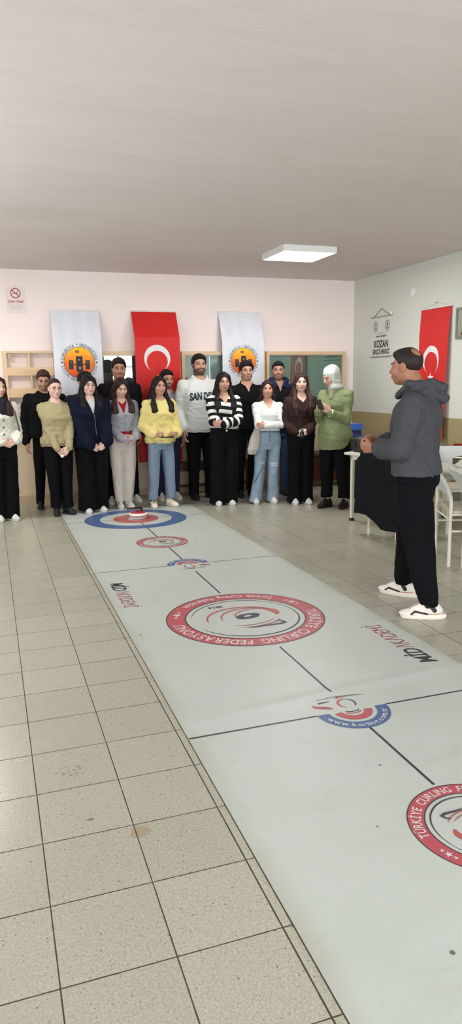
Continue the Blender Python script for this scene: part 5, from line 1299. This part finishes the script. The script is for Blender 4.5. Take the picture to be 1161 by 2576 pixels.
# -- woman at the left edge, cream cardigan
S = 1.58
p = Person((0.10, 8.14), S, 'f', 16, 'woman in a cream buttoned cardigan and black scarf cut by the left edge', skin=PALE)
p.head_pose(12, 4); p.arms(*arm_clasp(S, 0.545, -0.18, 0.07, 0.25, x=0.03)); p.legs(((-0.07, 0.02, -6), (0.07, 0, 12))); p.body()
def card(P):
    C = flatcol(P, (222, 220, 204)); return C
p.top('cardigan', (204, 202, 188), 0.575, 0.022, 0.03, sl=(0.058, 0.054, 0.052), cuff=0.040, neck=('v', 0.13, 0.05), rib=0.02, m=KNIT_M, fold=0.004)
bt = MB()
bv = BVHTree.FromPolygons([tuple(q) for q in p.last_top[0]], [tuple(map(int, f)) for f in p.last_top[1]])
for i in range(4):
    h_ = bv.ray_cast(Vector((0.005, -0.6, (0.755 - 0.048 * i) * S)), Vector((0, 1, 0)))
    if h_[0]: bt2 = MB(); bt2.lathe([(0, 0), (0.011, 0.0), (0.010, 0.006), (0, 0.006)], (0, 0, 0), 16); b_o = bt2.build('button', mat('brown_button', (96, 78, 64), 0.4), p.root, True); b_o.location = h_[0]; b_o.rotation_euler = (PI / 2, 0, 0)
Sc = Shape(); Sc.add(cone((0, 0.0, 0.835 * S), (0, 0.005, 0.868 * S), 0.062, 0.055), 0); Sc.add(cone((-0.05, -0.06, 0.84 * S), (0.03, -0.115, 0.76 * S), 0.034, 0.030), 0.03); Sc.add(cone((0.05, -0.05, 0.84 * S), (-0.01, -0.115, 0.76 * S), 0.034, 0.030), 0.03); Sc.post(wrinkle(0.004, 70, 5))
P_, F_ = Sc.mesh(0.007); link('scarf', to_mesh('scarf', P_, F_, flatcol(P_, (26, 26, 32))), CLOTH_M, p.root)
strap = MB().tube([(0.10, 0.06, 0.83 * S), (0.105, -0.05, 0.83 * S), (0.135, -0.125, 0.76 * S), (0.165, -0.13, 0.66 * S), (0.19, -0.09, 0.58 * S)], 0.009, 8).build('bag_strap', mat('olive_strap', (74, 68, 50), 0.6), p.root, True)
p.trousers('trousers', BLK, 0.63, 0.016, WIDE, m=BLACK_M); p.shoes((204, 202, 198)); p.hair(BROWNHAIR, 'long', length=0.80, zback=0.70, tuck=0.8)

# -- man in black behind the beige sweater
S = 1.66
p = Person((0.64, 8.80), S, 'm', 4, 'man in black standing behind the woman in the beige sweater', skin=TAN)
p.head_pose(-6, 16); p.arms(*arm_down(S, 0.0, 0.06)); p.legs(((-0.12, 0, -10), (0.10, 0, 10))); p.body(beard=0.25)
p.top('jacket', (13, 13, 15), 0.52, 0.032, 0.03, sl=(0.066, 0.056, 0.045), neck='high', m=BLACK_M); p.trousers('trousers', BLK, 0.60, 0.03, SLIM, m=BLACK_M); p.shoes((30, 30, 32), (50, 50, 50)); p.hair((60, 42, 34), 'short')

# -- woman in the beige sweater with glasses
S = 1.55
p = Person((0.715, 8.27, 0.003), S, 'f', 6, 'woman in a beige sweater and glasses with pulled back hair', skin=FAIR)
p.head_pose(7, 3); p.arms(*arm_clasp(S, 0.485, -0.165, 0.055, 0.9, x=0.02, curl=0.6)); p.legs(((-0.055, 0, -10), (0.085, 0.0, 22))); p.body(lips=(178, 104, 98)); p.glasses()
p.top('sweater', (158, 147, 112), 0.535, 0.024, 0.036, sl=(0.056, 0.048, 0.038), neck='crew', rib=0.03, m=KNIT_M, fold=0.0038); p.trousers('trousers', BLK, 0.62, 0.055, ((0.50, 0.086), (0.40, 0.082), (0.27, 0.070), (0.12, 0.060), (0.05, 0.056)), m=BLACK_M)
p.shoes((24, 24, 26), (42, 42, 44)); p.hair((52, 34, 28), 'pony', vol=0.005, length=0.77)
hold(p, 'earphone_case', mat('white_plastic', (232, 232, 230), 0.3), 'small white earphone case in the hands of the woman in beige', 'case', [(-0.015, -0.215, 0.452 * S), (0.015, -0.222, 0.452 * S)], 0.014)

# -- man hidden behind the navy jacket
S = 1.63
p = Person((1.115, 8.76), S, 'm', 8, 'man mostly hidden behind the woman in the navy jacket', skin=TAN)
p.head_pose(12, 6); p.arms(*arm_down(S, 0.02, 0.03)); p.legs(); p.body(beard=0.4)
p.top('jacket', (28, 32, 48), 0.52, 0.036, 0.03, sl=(0.066, 0.056, 0.045), neck='high', m=BLACK_M); p.trousers('trousers', BLK, 0.60, 0.03, SLIM, m=BLACK_M); p.shoes((40, 38, 38), (90, 88, 84)); p.hair(BLACKHAIR, 'short', vol=0.016)

# -- woman in the navy jacket
S = 1.58
p = Person((1.095, 8.28, 0.003), S, 'f', 8, 'woman in an oversized navy zip jacket, white tee and glasses', build=1.14, skin=FAIR)
p.head_pose(2, 2); p.arms(*arm_clasp(S, 0.490, -0.215, 0.085, 0.35, x=0.015, curl=0.75)); p.legs(((-0.075, -0.01, -8), (0.085, 0.03, 14))); p.body(); p.glasses((90, 86, 84))
p.top('t_shirt', (196, 196, 194), 0.60, 0.010, 0.012, sl=(0.045, 0.04, 0.03), neck='crew', short=0.4)
p.top('jacket', (15, 19, 36), 0.495, 0.036, 0.045, sl=(0.074, 0.068, 0.058), cuff=0.046, neck=('v', 0.16, 0.045), m=BLACK_M, fold=0.0045, puff=0.004)
bv = BVHTree.FromPolygons([tuple(q) for q in p.last_top[0]], [tuple(map(int, f)) for f in p.last_top[1]]); zp = []
for i in range(14):
    h_ = bv.ray_cast(Vector((0.004 + 0.0022 * i, -0.6, (0.735 - 0.0125 * i) * S)), Vector((0, 1, 0)))
    if h_[0] and (not zp or abs(h_[0].y - zp[-1][1]) < 0.06): zp.append((h_[0].x, h_[0].y - 0.001, h_[0].z))
MB().tube(zp, 0.0032, 6).build('zip', mat('zip_silver', (150, 152, 158), 0.3, metal=0.6), p.root)
p.trousers('trousers', BLK, 0.60, 0.018, WIDE, m=BLACK_M); p.shoes((204, 202, 198)); p.hair(BLACKHAIR, 'long', length=0.80, zback=0.74, tuck=0.9, face=(0.054, 0.074, 0.088), face_z=-0.026, vol=0.013)

# -- man in a black jacket, head between emblem banner and flag
S = 1.79
p = Person((1.55, 8.83), S, 'm', 4, 'man in a black jacket standing behind the woman in the grey cardigan', skin=TAN)
p.head_pose(-8, 5); p.arms(*arm_down(S, 0.0, 0.02)); p.legs(((-0.16, 0, -12), (0.15, 0, 12))); p.body(moustache=0.75, beard=0.15, brow=(34, 26, 24))
p.top('jacket', (14, 14, 18), 0.50, 0.034, 0.03, sl=(0.066, 0.056, 0.045), neck=('v', 0.12, 0.05), m=BLACK_M); p.trousers('trousers', BLK, 0.60, 0.03, SLIM, m=BLACK_M); p.shoes((214, 210, 202)); p.hair((30, 24, 22), 'short', vol=0.015)

# -- woman in the grey cardigan, head bowed
S = 1.56
p = Person((1.485, 8.44), S, 'f', 5, 'woman in a grey cardigan, red top and cream trousers looking down', skin=PALE)
p.head_pose(2, 20); p.arms(*arm_clasp(S, 0.530, -0.185, 0.075, 0.35, x=0.02, curl=0.7)); p.legs(((-0.055, 0, -8), (0.055, 0, 8))); p.body(gaze=(5, -25))
p.top('red_top', (140, 18, 32), 0.575, 0.012, 0.016, sl=(0.044, 0.04, 0.03), neck=('v', 0.05, 0.06), short=0.3)
p.top('cardigan', (150, 152, 158), 0.598, 0.020, 0.024, sl=(0.058, 0.054, 0.046), cuff=0.034, neck=('v', 0.145, 0.052), m=KNIT_M, fold=0.004, rib=0.02)
MB().tube([(0.004, -0.145, 0.735 * S), (0.004, -0.158, 0.70 * S), (0.004, -0.148, 0.65 * S), (0.004, -0.142, 0.60 * S)], 0.004, 6).build('button_band', mat('band_grey', (140, 142, 150), 0.8), p.root)
p.trousers('trousers', (200, 192, 182), 0.592, 0.05, ((0.50, 0.088), (0.40, 0.088), (0.27, 0.078), (0.14, 0.066), (0.05, 0.060)), fold=0.0042, m=CLOTH_M); p.shoes((206, 202, 194)); p.hair((44, 28, 26), 'long', length=0.715, zback=0.70, rgb2=(62, 36, 30), face=(0.052, 0.074, 0.099), tuck=1.0)
hold(p, 'phone', mat('blue_phone_case', (120, 142, 176), 0.3, 0.05), 'bluish phone in the hands of the woman in the grey cardigan', 'phone', [(-0.03, -0.235, 0.535 * S), (0.06, -0.238, 0.54 * S)], 0.015)

# -- bearded man behind the yellow sweatshirt
S = 1.65
p = Person((2.145, 8.84), S, 'm', 6, 'bearded man in grey behind the woman in the yellow sweatshirt', skin=TAN)
p.head_pose(4, 8); p.arms(*arm_down(S, 0.02, 0.0)); p.legs(((-0.11, 0, -10), (0.09, 0, 10))); p.body(beard=0.7, moustache=0.7)
p.top('jumper', (120, 120, 124), 0.54, 0.026, 0.02, sl=(0.058, 0.05, 0.04), neck='crew', m=KNIT_M); p.trousers('trousers', (32, 38, 56), 0.60, 0.03, SLIM, m=BLACK_M); p.shoes((200, 196, 188)); p.hair(BLACKHAIR, 'short', vol=0.010)

# -- woman in the yellow sweatshirt
S = 1.56
p = Person((1.925, 8.32, 0.003), S, 'f', 8, 'woman in a pale yellow sweatshirt and blue jeans with long dark hair', skin=WARM)
p.head_pose(2, 4)
p.arms(dict(w=(-0.140, -0.180, 0.572 * S), d=(0.72, -0.45, -0.25), n=(0.3, 0.2, 1), curl=0.75, thumb=0.8, pole=(-0.4, 0.9, -0.3)), dict(w=(0.140, -0.180, 0.572 * S), d=(-0.72, -0.45, -0.25), n=(-0.3, 0.2, 1), curl=0.75, thumb=0.8, pole=(0.4, 0.9, -0.3)))
p.legs(((-0.112, 0, -14), (0.118, 0, 16))); p.body()
p.top('sweatshirt', (216, 200, 130), 0.525, 0.026, 0.040, sl=(0.058, 0.060, 0.052), cuff=0.034, neck='crew', rib=0.035, fold=0.0040, puff=0.006, m=CLOTH_M)
p.trousers('jeans', (118, 134, 152), 0.58, 0.062, ((0.50, 0.084), (0.40, 0.077), (0.27, 0.067), (0.14, 0.061), (0.06, 0.058)), m=DENIM_M, fold=0.004)
def cream_patch(P, C):
    m = (P[:, 2] > 0.065) & (np.abs(P[:, 0]) < 0.016); C[m] = lin((120, 110, 92))
p.shoes((226, 218, 196), (214, 206, 188), patch=cream_patch); p.hair(DARKHAIR, 'long', length=0.735, zback=0.70, tuck=1.05, face=(0.052, 0.074, 0.100), fr=(1, 0.5))
hold(p, 'phone', mat('dark_phone', (26, 26, 28), 0.3, 0.05), 'thin black phone held level by the woman in yellow', 'phone', [(-0.075, -0.225, 0.553 * S), (0.075, -0.225, 0.553 * S)], 0.0085)

# -- tall bearded man in the white lettered hoodie
S = 1.83
p = Person((2.545, 8.72), S, 'm', 6, 'tall bearded man in a white hoodie lettered SAN DIEGO', build=1.06, skin=WARM)
p.head_pose(-7, 0); p.arms(*arm_down(S, 0.0, 0.045)); p.legs(((-0.10, 0, -8), (0.13, 0, 10))); p.body(beard=0.8, moustache=0.75, brow=(30, 24, 22))
def hood(T):
    Sx = p.S
    for q in (-1, 1):
        T.add(cone((q * 0.085, 0.005, 0.850 * Sx), (0, 0.10, 0.842 * Sx), 0.026, 0.042), 0.03); T.add(cone((q * 0.085, 0.0, 0.848 * Sx), (q * 0.020, -0.098, 0.812 * Sx), 0.022, 0.016), 0.025)
    T.add(cone((-0.06, 0.12, 0.82 * Sx), (0.06, 0.12, 0.83 * Sx), 0.06), 0.03)
p.top('hoodie', (206, 208, 204), 0.495, 0.036, 0.040, sl=(0.066, 0.064, 0.052), cuff=0.040, neck='crew', rib=0.04, fold=0.0030, extra=hood, m=CLOTH_M)
hood_o = [c for c in p.root.children if c.name.startswith('hoodie')][0]
bv = BVHTree.FromPolygons([tuple(q) for q in p.last_top[0]], [tuple(map(int, f)) for f in p.last_top[1]])
def chest_text(txt, x0, zc, size, width, arch, m, parent, p):
    vs, fs = text_tris(txt, size, 0.006); lo, hi = vs.min(0), vs.max(0)
    bm = bmesh.new(); V_ = [bm.verts.new((v[0], v[1], 0)) for v in vs]
    for f in fs:
        try: bm.faces.new([V_[i] for i in f])
        except ValueError: pass
    bmesh.ops.triangulate(bm, faces=bm.faces[:])
    for _ in range(3):
        long_e = [e for e in bm.edges if e.calc_length() > 0.02]
        if long_e: bmesh.ops.subdivide_edges(bm, edges=long_e, cuts=1); bmesh.ops.triangulate(bm, faces=bm.faces[:])
    k = width / (hi[0] - lo[0]); c = (lo + hi) / 2
    for v in bm.verts:
        x = (v.co.x - c[0]) * k; z = v.co.y - c[1]
        h_ = bv.ray_cast(Vector((x0 + x, -0.8, zc + z - arch * (x / (width / 2)) ** 2)), Vector((0, 1, 0)))
        if h_[0]: v.co = (h_[0].x, h_[0].y - 0.0022, h_[0].z)
    me = bpy.data.meshes.new('lettering'); bm.to_mesh(me); bm.free(); return link('lettering', me, m, parent)
chest_text('SAN DIEGO', 0.012, 0.722 * S, 0.125, 0.40, 0.012, mat('navy_felt', (44, 54, 62), 0.8), hood_o, p)
p.trousers('trousers', BLK, 0.58, 0.03, ((0.50, 0.086), (0.38, 0.080), (0.27, 0.066), (0.14, 0.058), (0.04, 0.056)), m=BLACK_M); p.shoes((26, 26, 28), (36, 36, 38)); p.hair((26, 22, 22), 'short', vol=0.015)

# -- woman in the striped cardigan, arms crossed
S = 1.60
p = Person((2.675, 8.16), S, 'f', -4, 'woman in a black and white striped cardigan with arms crossed', skin=WARM)
p.head_pose(0, 2); p.arms(*arm_cross(S, 0.635, -0.185)); p.legs(((-0.085, 0, -8), (0.065, 0, 10))); p.body(lips=(160, 84, 80))
def stripes(P, p=p):
    C = np.tile(lin((208, 210, 204)), (len(P), 1)); best = np.full(len(P), 9.0); u = P[:, 2] / 0.088 + 0.25 + 0.12 * np.sin(P[:, 0] * 14)
    for q in (-1, 1):
        A = p.arm[q]; acc = 0.0
        for a, b in ((p.sh[q], A['e']), (A['e'], A['w'])):
            ab = b - a; L = np.linalg.norm(ab); t = np.clip(((P - a) @ ab) / (L * L), 0, 1); d = np.linalg.norm(P - a - t[:, None] * ab, axis=1)
            if acc == 0.0: d = d + np.where(t < 0.12, 0.05, 0)
            m = (d < 0.066) & (d < best); u = np.where(m, (acc + t * L) / 0.082 + 0.3, u); best = np.where(m, d, best); acc += L
    k = sstep(-0.12, 0.12, np.sin(2 * PI * u))[:, None]
    return C * k + lin((14, 14, 17)) * (1 - k)
p.top('cardigan', (0, 0, 0), 0.575, 0.022, 0.026, sl=(0.060, 0.056, 0.050), cuff=0.040, neck=('v', 0.10, 0.055), colfn=stripes, m=KNIT_M, fold=0.003, res=0.0055)
MB().lathe([(0, 0), (0.012, 0), (0.010, 0.006), (0, 0.006)], (0, 0, 0), 16).build('button', mat('steel_button', (190, 190, 186), 0.25, metal=0.8), p.root, True, None).matrix_local = Matrix.LocRotScale(Vector((0.0, -0.128, 0.575 * S)), Matrix.Rotation(PI / 2, 3, 'X').to_quaternion(), None)
p.trousers('trousers', (11, 12, 14), 0.635, 0.014, ((0.50, 0.094), (0.40, 0.098), (0.27, 0.095), (0.12, 0.098), (0.014, 0.104)), m=BLACK_M); p.shoes((204, 202, 198)); p.hair(BLACKHAIR, 'long', length=0.665, zback=0.66, tuck=0.95, face=(0.050, 0.074, 0.097), vol=0.013)

# -- young man in the black polo shirt
S = 1.74
p = Person((3.15, 8.65), S, 'm', -4, 'young man in a black polo shirt in front of the emblem banner', skin=WARM)
p.head_pose(-2, 0); p.arms(*arm_down(S, 0.0, 0.015)); p.legs(((-0.10, 0, -8), (0.07, 0, 8))); p.body(moustache=0.25, brow=(34, 26, 24))
def polo_collar(T):
    Sx = p.S
    for q in (-1, 1): T.add(cone((q * 0.062, 0.02, 0.862 * Sx), (q * 0.045, -0.088, 0.812 * Sx), 0.018, 0.013), 0.012)
p.top('polo_shirt', (14, 14, 17), 0.51, 0.024, 0.022, sl=(0.062, 0.056, 0.040), neck=('v', 0.085, 0.034), extra=polo_collar, m=BLACK_M); p.trousers('trousers', BLK, 0.60, 0.03, SLIM, m=BLACK_M); p.shoes((30, 30, 30), (44, 44, 44)); p.hair((24, 20, 20), 'short', vol=0.020, hl=[0.070, 0.062, 0.050, 0.030, -0.008, -0.014, 0.000, -0.035, -0.062, -0.066])

# -- woman in the white top, arms crossed, jeans
S = 1.50
p = Person((3.215, 8.08), S, 'f', -10, 'woman in a fitted white top and blue jeans with arms crossed', skin=WARM)
p.head_pose(-10, 0); p.arms(*arm_cross(S, 0.655, -0.165)); p.legs(((-0.155, -0.02, -10), (0.055, 0.0, 10))); p.body(brow=(36, 26, 24))
p.top('top', (206, 210, 206), 0.598, 0.012, 0.016, sl=(0.052, 0.046, 0.036), neck=('v', 0.085, 0.062), fold=0.0026, m=CLOTH_M)
def ripped(P):
    C = flatcol(P, (134, 152, 168)); z = P[:, 2]
    for (zc, xc, w_) in ((0.50, 0.06, 0.006), (0.475, 0.065, 0.005), (0.51, -0.10, 0.005)):
        m = (np.abs(z - zc - 0.05 * (P[:, 0] - xc)) < w_) & (np.abs(P[:, 0] - xc) < 0.05) & (P[:, 1] < 0); C[m] = lin((188, 200, 212))
    zz = (z - (0.40 + (P[:, 0] + 0.12) * 2.1)); m = (np.abs(zz) < 0.012) & (P[:, 0] < -0.07) & (z > 0.25) & (z < 0.48) & (P[:, 1] < 0.0); C[m] = lin((66, 84, 112))
    m = (z > 0.588 * S) | ((np.abs(P[:, 0] + 0.0) < 0.010) & (z > 0.515 * S) & (P[:, 1] < 0)); C[m] = lin((98, 114, 134))
    return C
p.trousers('jeans', (0, 0, 0), 0.604, 0.016, ((0.50, 0.090), (0.40, 0.080), (0.29, 0.069), (0.20, 0.072), (0.08, 0.082), (0.016, 0.090)), colfn=ripped, m=DENIM_M, fold=0.004); p.shoes((204, 202, 198)); p.hair((40, 28, 26), 'long', length=0.80, zback=0.765, face=(0.054, 0.074, 0.098), fr=(0, 0), vol=0.008)
S_ = Shape(); S_.add(loft([(0.62, -0.02, 0, 0.055, 0.03), (0.68, -0.01, 0, 0.075, 0.045), (0.80, 0.02, 0, 0.066, 0.04), (0.90, 0.045, 0, 0.045, 0.03), (0.98, 0.06, 0, 0.020, 0.016)]), 0); S_.add(cone((0.055, 0, 0.96), (0.085, 0.06, 1.165), 0.012, 0.010), 0.02)
S_.post(wrinkle(0.004, 50, 3, 0.3)); P_, F_ = S_.mesh(0.006); o = link('tote_bag', to_mesh('tote_bag', P_, F_, flatcol(P_, (178, 172, 166))), CLOTH_M); o.location = (3.005, 8.03, 0); tag(o, 'off white cloth tote bag hanging beside the jeans of the woman in white', 'bag')

# -- man in the navy hooded jacket behind
S = 1.74
p = Person((3.57, 8.60), S, 'm', -8, 'man in a navy hooded jacket standing in front of the green board', skin=TAN)
p.head_pose(-12, 0); p.arms(*arm_down(S, 0.0, 0.02)); p.legs(((-0.08, 0, -10), (0.08, 0, 10))); p.body(beard=0.22, moustache=0.5, brow=(30, 24, 22))
def hood2(T):
    Sx = p.S
    for q in (-1, 1):
        T.add(cone((q * 0.095, 0.0, 0.865 * Sx), (0, 0.11, 0.870 * Sx), 0.036, 0.05), 0.03); T.add(cone((q * 0.095, 0.0, 0.865 * Sx), (q * 0.03, -0.10, 0.815 * Sx), 0.032, 0.024), 0.025)
p.top('jacket', (20, 22, 28), 0.50, 0.034, 0.03, sl=(0.068, 0.058, 0.046), neck=('v', 0.09, 0.03), extra=hood2, m=BLACK_M, colfn=lambda P: np.where((P[:, 2] > 0.818 * 1.74)[:, None], lin((30, 42, 74)), lin((20, 22, 28)))); p.trousers('jeans', (44, 60, 88), 0.60, 0.03, SLIM, m=DENIM_M); p.shoes((40, 40, 44), (70, 70, 72)); p.hair((26, 22, 22), 'short', vol=0.006)

# -- woman in the dark brown cardigan
S = 1.58
p = Person((3.56, 7.87), S, 'f', -8, 'woman in a dark brown cardigan with very long brown hair holding a green bottle', skin=FAIR)
p.head_pose(-8, 0); p.arms(*arm_clasp(S, 0.548, -0.175, 0.065, 0.25, x=-0.045, curl=0.8)); p.legs(((-0.075, 0, -6), (0.075, 0, 10))); p.body(lips=(186, 100, 100))
p.top('brown_top', (48, 26, 26), 0.56, 0.010, 0.010, sl=(0.044, 0.04, 0.03), neck=('v', 0.075, 0.075), short=0.3)
p.top('cardigan', (46, 30, 28), 0.555, 0.018, 0.022, sl=(0.054, 0.050, 0.044), cuff=0.034, neck=('v', 0.16, 0.055), m=KNIT_M, fold=0.004)
p.trousers('trousers', (11, 12, 14), 0.63, 0.016, ((0.50, 0.090), (0.40, 0.090), (0.27, 0.084), (0.12, 0.088), (0.016, 0.094)), m=BLACK_M); p.shoes((204, 202, 198)); p.hair((52, 34, 28), 'long', length=0.675, zback=0.64, tuck=1.0, face=(0.050, 0.074, 0.100), rgb2=(66, 42, 34), vol=0.010)
Rw = rotz(p.yaw); c = Rw @ V(-0.055, -0.235, 0) + p.loc
r = empty('bottle', (c[0], c[1], 0.525 * S)); tag(r, 'small dark bottle with a green cap held by the long haired woman', 'bottle')
MB().lathe([(0, 0), (0.022, 0.002), (0.024, 0.012), (0.024, 0.06), (0.014, 0.078), (0.012, 0.085), (0, 0.085)]).build('body', mat('dark_bottle', (18, 28, 24), 0.2, 0.05), r, True)
MB().lathe([(0, 0.080), (0.016, 0.080), (0.016, 0.104), (0.012, 0.108), (0, 0.108)]).build('cap', mat('green_cap', (54, 128, 88), 0.35, 0.05), r, True)

# -- woman in the headscarf and green shirt, reading a phone
S = 1.67
p = Person((3.80, 7.45), S, 'f', -56, 'woman in a patterned white headscarf and long green shirt reading a phone', build=1.0, skin=PALE)
p.head_pose(-28, 24, lean=(0, -0.02))
p.arms(dict(w=(-0.055, -0.285, 0.690 * S), d=(0.35, -0.55, 0.55), n=(0.5, 0.6, 0.6), curl=0.55, thumb=0.7, pole=(-0.35, 0.6, -0.8)), dict(w=(0.085, -0.275, 0.680 * S), d=(-0.45, -0.45, 0.55), n=(-0.6, 0.5, 0.5), curl=0.55, thumb=0.7, pole=(0.35, 0.6, -0.8)))
p.legs(((-0.10, -0.02, -12), (0.10, 0.06, 10))); p.body(gaze=(0, -25), makeup=0.3, sock=None)
def green_cut(T):
    T.post(lambda d, X, Y, Z: np.maximum(d, (0.42 + 0.075 * np.exp(-((Y - 0.01) / 0.075) ** 2) * (X > 0)) * 1.67 - Z))
p.top('shirt', (116, 126, 90), 0.41, 0.024, 0.050, sl=(0.058, 0.053, 0.044), cuff=0.036, neck='crew', fold=0.0020, extra=green_cut, m=CLOTH_M, res=0.006)
p.trousers('trousers', (12, 12, 14), 0.60, 0.075, ((0.50, 0.094), (0.40, 0.094), (0.27, 0.080), (0.14, 0.066), (0.07, 0.062)), m=BLACK_M); p.shoes((24, 22, 24), (30, 30, 32))
H = Shape(); H.add(p.hell((0, 0.022, 0.030), (0.088, 0.106, 0.098)), 0); H.add(p.hell((0, 0.030, -0.035), (0.093, 0.080, 0.085)), 0.03); H.add(p.hell((0, -0.030, -0.106), (0.058, 0.050, 0.034)), 0.03)
H.add(cone(p.h(0, 0.02, -0.10), (0, 0.005, 0.845 * S), 0.072, 0.088), 0.04); H.add(cone((0, -0.05, 0.83 * S), (0.01, -0.105, 0.775 * S), 0.060, 0.034), 0.04); H.add(cone((0, 0.06, 0.84 * S), (0, 0.10, 0.79 * S), 0.06, 0.05), 0.04)
H.cut(p.hell((0, -0.108, -0.030), (0.053, 0.072, 0.086)), 0.008); H.post(wrinkle(0.0035, 60, 12))
P_, F_ = H.mesh(0.005)
def scarf_mat():
    t = NT('patterned_scarf'); v = t.coord('Object'); n_ = t.n('ShaderNodeTexVoronoi', feature='F1'); t.t.links.new(v, n_.inputs['Vector']); n_.inputs['Scale'].default_value = 8.0
    w = t.math('SINE', t.math('ADD', t.math('MULTIPLY', n_.outputs['Distance'], 110), t.math('MULTIPLY', t.noise(v, 22, 3), 6)))
    k = t.math('GREATER_THAN', w, 0.25); area_ = None
    sp = t.n('ShaderNodeSeparateXYZ'); t.t.links.new(v, sp.inputs[0])
    side = t.math('ADD', t.math('ADD', t.math('MULTIPLY', sp.outputs[0], 0.91), t.math('MULTIPLY', sp.outputs[1], 0.645)), t.math('MULTIPLY', t.noise(v, 6, 2), 0.05))
    back = t.math('MULTIPLY', t.math('GREATER_THAN', side, -0.006), t.math('GREATER_THAN', sp.outputs[2], 1.455))
    col = t.mix(t.math('MULTIPLY', t.math('MULTIPLY', k, back), 0.85), L4((214, 218, 212)), L4((78, 70, 78)))
    ad = t.n('ShaderNodeAttribute', attribute_name='Col'); col = t.mix(1.0, col, ad.outputs['Color'], 'MULTIPLY')
    t.bump(t.noise(v, 150, 2), 0.3, 0.003); return t.done(col, 0.75, 0, 0.2)
lo_ = sstep(0.86 * S, 0.83 * S, P_[:, 2])[:, None]
link('headscarf', to_mesh('headscarf', P_, F_, flatcol(P_, (255, 255, 255)) * (1 - lo_) + lin((156, 156, 130)) * lo_), scarf_mat(), p.root)
A_ = p.arm[1]; wd = unit(A_['w'] - A_['e']); c = A_['w'] - wd * 0.012; n1 = unit(np.cross(wd, (0, 0, 1))); n2 = np.cross(wd, n1)
MB().tube([tuple(c + (n1 * math.cos(a) + n2 * math.sin(a)) * 0.037) for a in np.linspace(0, 2 * PI, 21)[:-1]], 0.010, 8, closed=True).build('wristwatch', mat('white_watch', (226, 222, 214), 0.3), p.root, True)
MB().tube([tuple(V(-0.055, -0.13, z)) for z in np.linspace(0.45 * S, 0.60 * S, 4)], 0.002, 6)
Rw = rotz(p.yaw); ph = MB(); ph.box((-0.037, -0.0045, -0.075), (0.037, 0.0045, 0.075), bev=0.004); o = ph.build('phone', mat('grey_phone', (52, 50, 54), 0.25, 0.05)); c = Rw @ V(0.012, -0.375, 0.735 * S) + p.loc
o.location = c; o.rotation_euler = (rad(38), 0, p.yaw); tag(o, 'dark phone held up by the woman in the headscarf', 'phone')

# -- the coach, nearest figure, seen from behind his left shoulder
S = 1.69; YW = -136
p = Person((2.59, 3.93), S, 'm', YW, 'balding coach in a grey hooded jacket and black joggers with clasped hands', build=1.10, res=0.0042, skin=(164, 112, 86), group='teacher facing the students')
p.root.pop('group', None) if 'group' in p.root else None
p.head_pose(-10, 3, lean=(0.0, -0.080))
p.arms(dict(w=(-0.060, -0.285, 1.095), d=(0.62, -0.72, -0.12), n=(0.75, 0.45, -0.35), curl=0.62, thumb=0.35, pole=(-0.7, 0.9, -0.5)), dict(w=(0.070, -0.265, 1.055), d=(-0.50, -0.82, -0.02), n=(-0.80, 0.25, 0.30), curl=0.72, thumb=0.3, pole=(0.7, 0.9, -0.5)))
lf = p.local((2.525, 3.69, 0)); rf = p.local((2.645, 4.17, 0))
p.legs(((rf[0], rf[1], -8), (lf[0], lf[1], 22)), 0.0); p.body(beard=0.18, brow=(50, 38, 32))
def coach_hood(T):
    for q in (-1, 1):
        T.add(cone((q * 0.080, -0.045, 0.868 * S), (q * 0.066, 0.08, 0.868 * S), 0.020, 0.030), 0.02); T.add(cone((q * 0.080, -0.045, 0.868 * S), (q * 0.03, -0.128, 0.820 * S), 0.020, 0.018), 0.02)
        T.add(cone((q * 0.066, 0.085, 0.868 * S), (q * 0.02, 0.145, 0.852 * S), 0.030, 0.034), 0.015); T.add(cone((q * 0.092, 0.07, 0.842 * S), (q * 0.02, 0.160, 0.812 * S), 0.024, 0.030), 0.015)
    T.cut(ell((0, 0.085, 0.900 * S), (0.058, 0.060, 0.045)), 0.015)
p.top('jacket', (68, 69, 73), 0.530, 0.030, 0.034, sl=(0.074, 0.068, 0.056), cuff=0.048, sleeve_end=0.06, neck='crew', fold=0.0032, extra=coach_hood, m=CLOTH_M, res=0.0058, smk=0.06)
p.trousers('joggers', (14, 14, 18), 0.60, 0.050, ((0.50, 0.098), (0.42, 0.100), (0.28, 0.078), (0.14, 0.064), (0.085, 0.056), (0.05, 0.047)), m=BLACK_M, fold=0.0045, res=0.0065)
def runner(P, C):
    x, y, z = P[:, 0], P[:, 1], P[:, 2]; s_ = np.abs(x)
    def band(y0, z0, y1, z1, w):
        t = np.clip(((y - y0) * (y1 - y0) + (z - z0) * (z1 - z0)) / ((y1 - y0) ** 2 + (z1 - z0) ** 2), 0, 1); return (np.hypot(y - y0 - t * (y1 - y0), z - z0 - t * (z1 - z0)) < w) & (s_ > 0.02)
    C[:] = lin((226, 218, 206))
    C[band(-0.06, 0.052, 0.02, 0.036, 0.0065) | band(-0.06, 0.052, -0.082, 0.036, 0.006)] = lin((46, 42, 42))
    C[band(0.04, 0.088, 0.062, 0.062, 0.014) | (z > 0.098)] = lin((40, 38, 40))
    C[band(0.03, 0.034, 0.11, 0.042, 0.004)] = lin((206, 148, 130))
    C[(z > 0.062) & (s_ < 0.016) & (y < -0.0)] = lin((168, 160, 148))
p.shoes((226, 218, 206), (232, 224, 212), L=0.285, patch=runner, res=0.0028, sole_h=0.032)
p.hair((44, 34, 30), 'buzz', vol=0.0045, hl=[0.066, 0.060, 0.050, 0.030, 0.006, -0.016, -0.004, -0.032, -0.056, -0.060], crown_cut=((0.012, 0.085, 0.100), (0.042, 0.040, 0.042)), res=0.004)
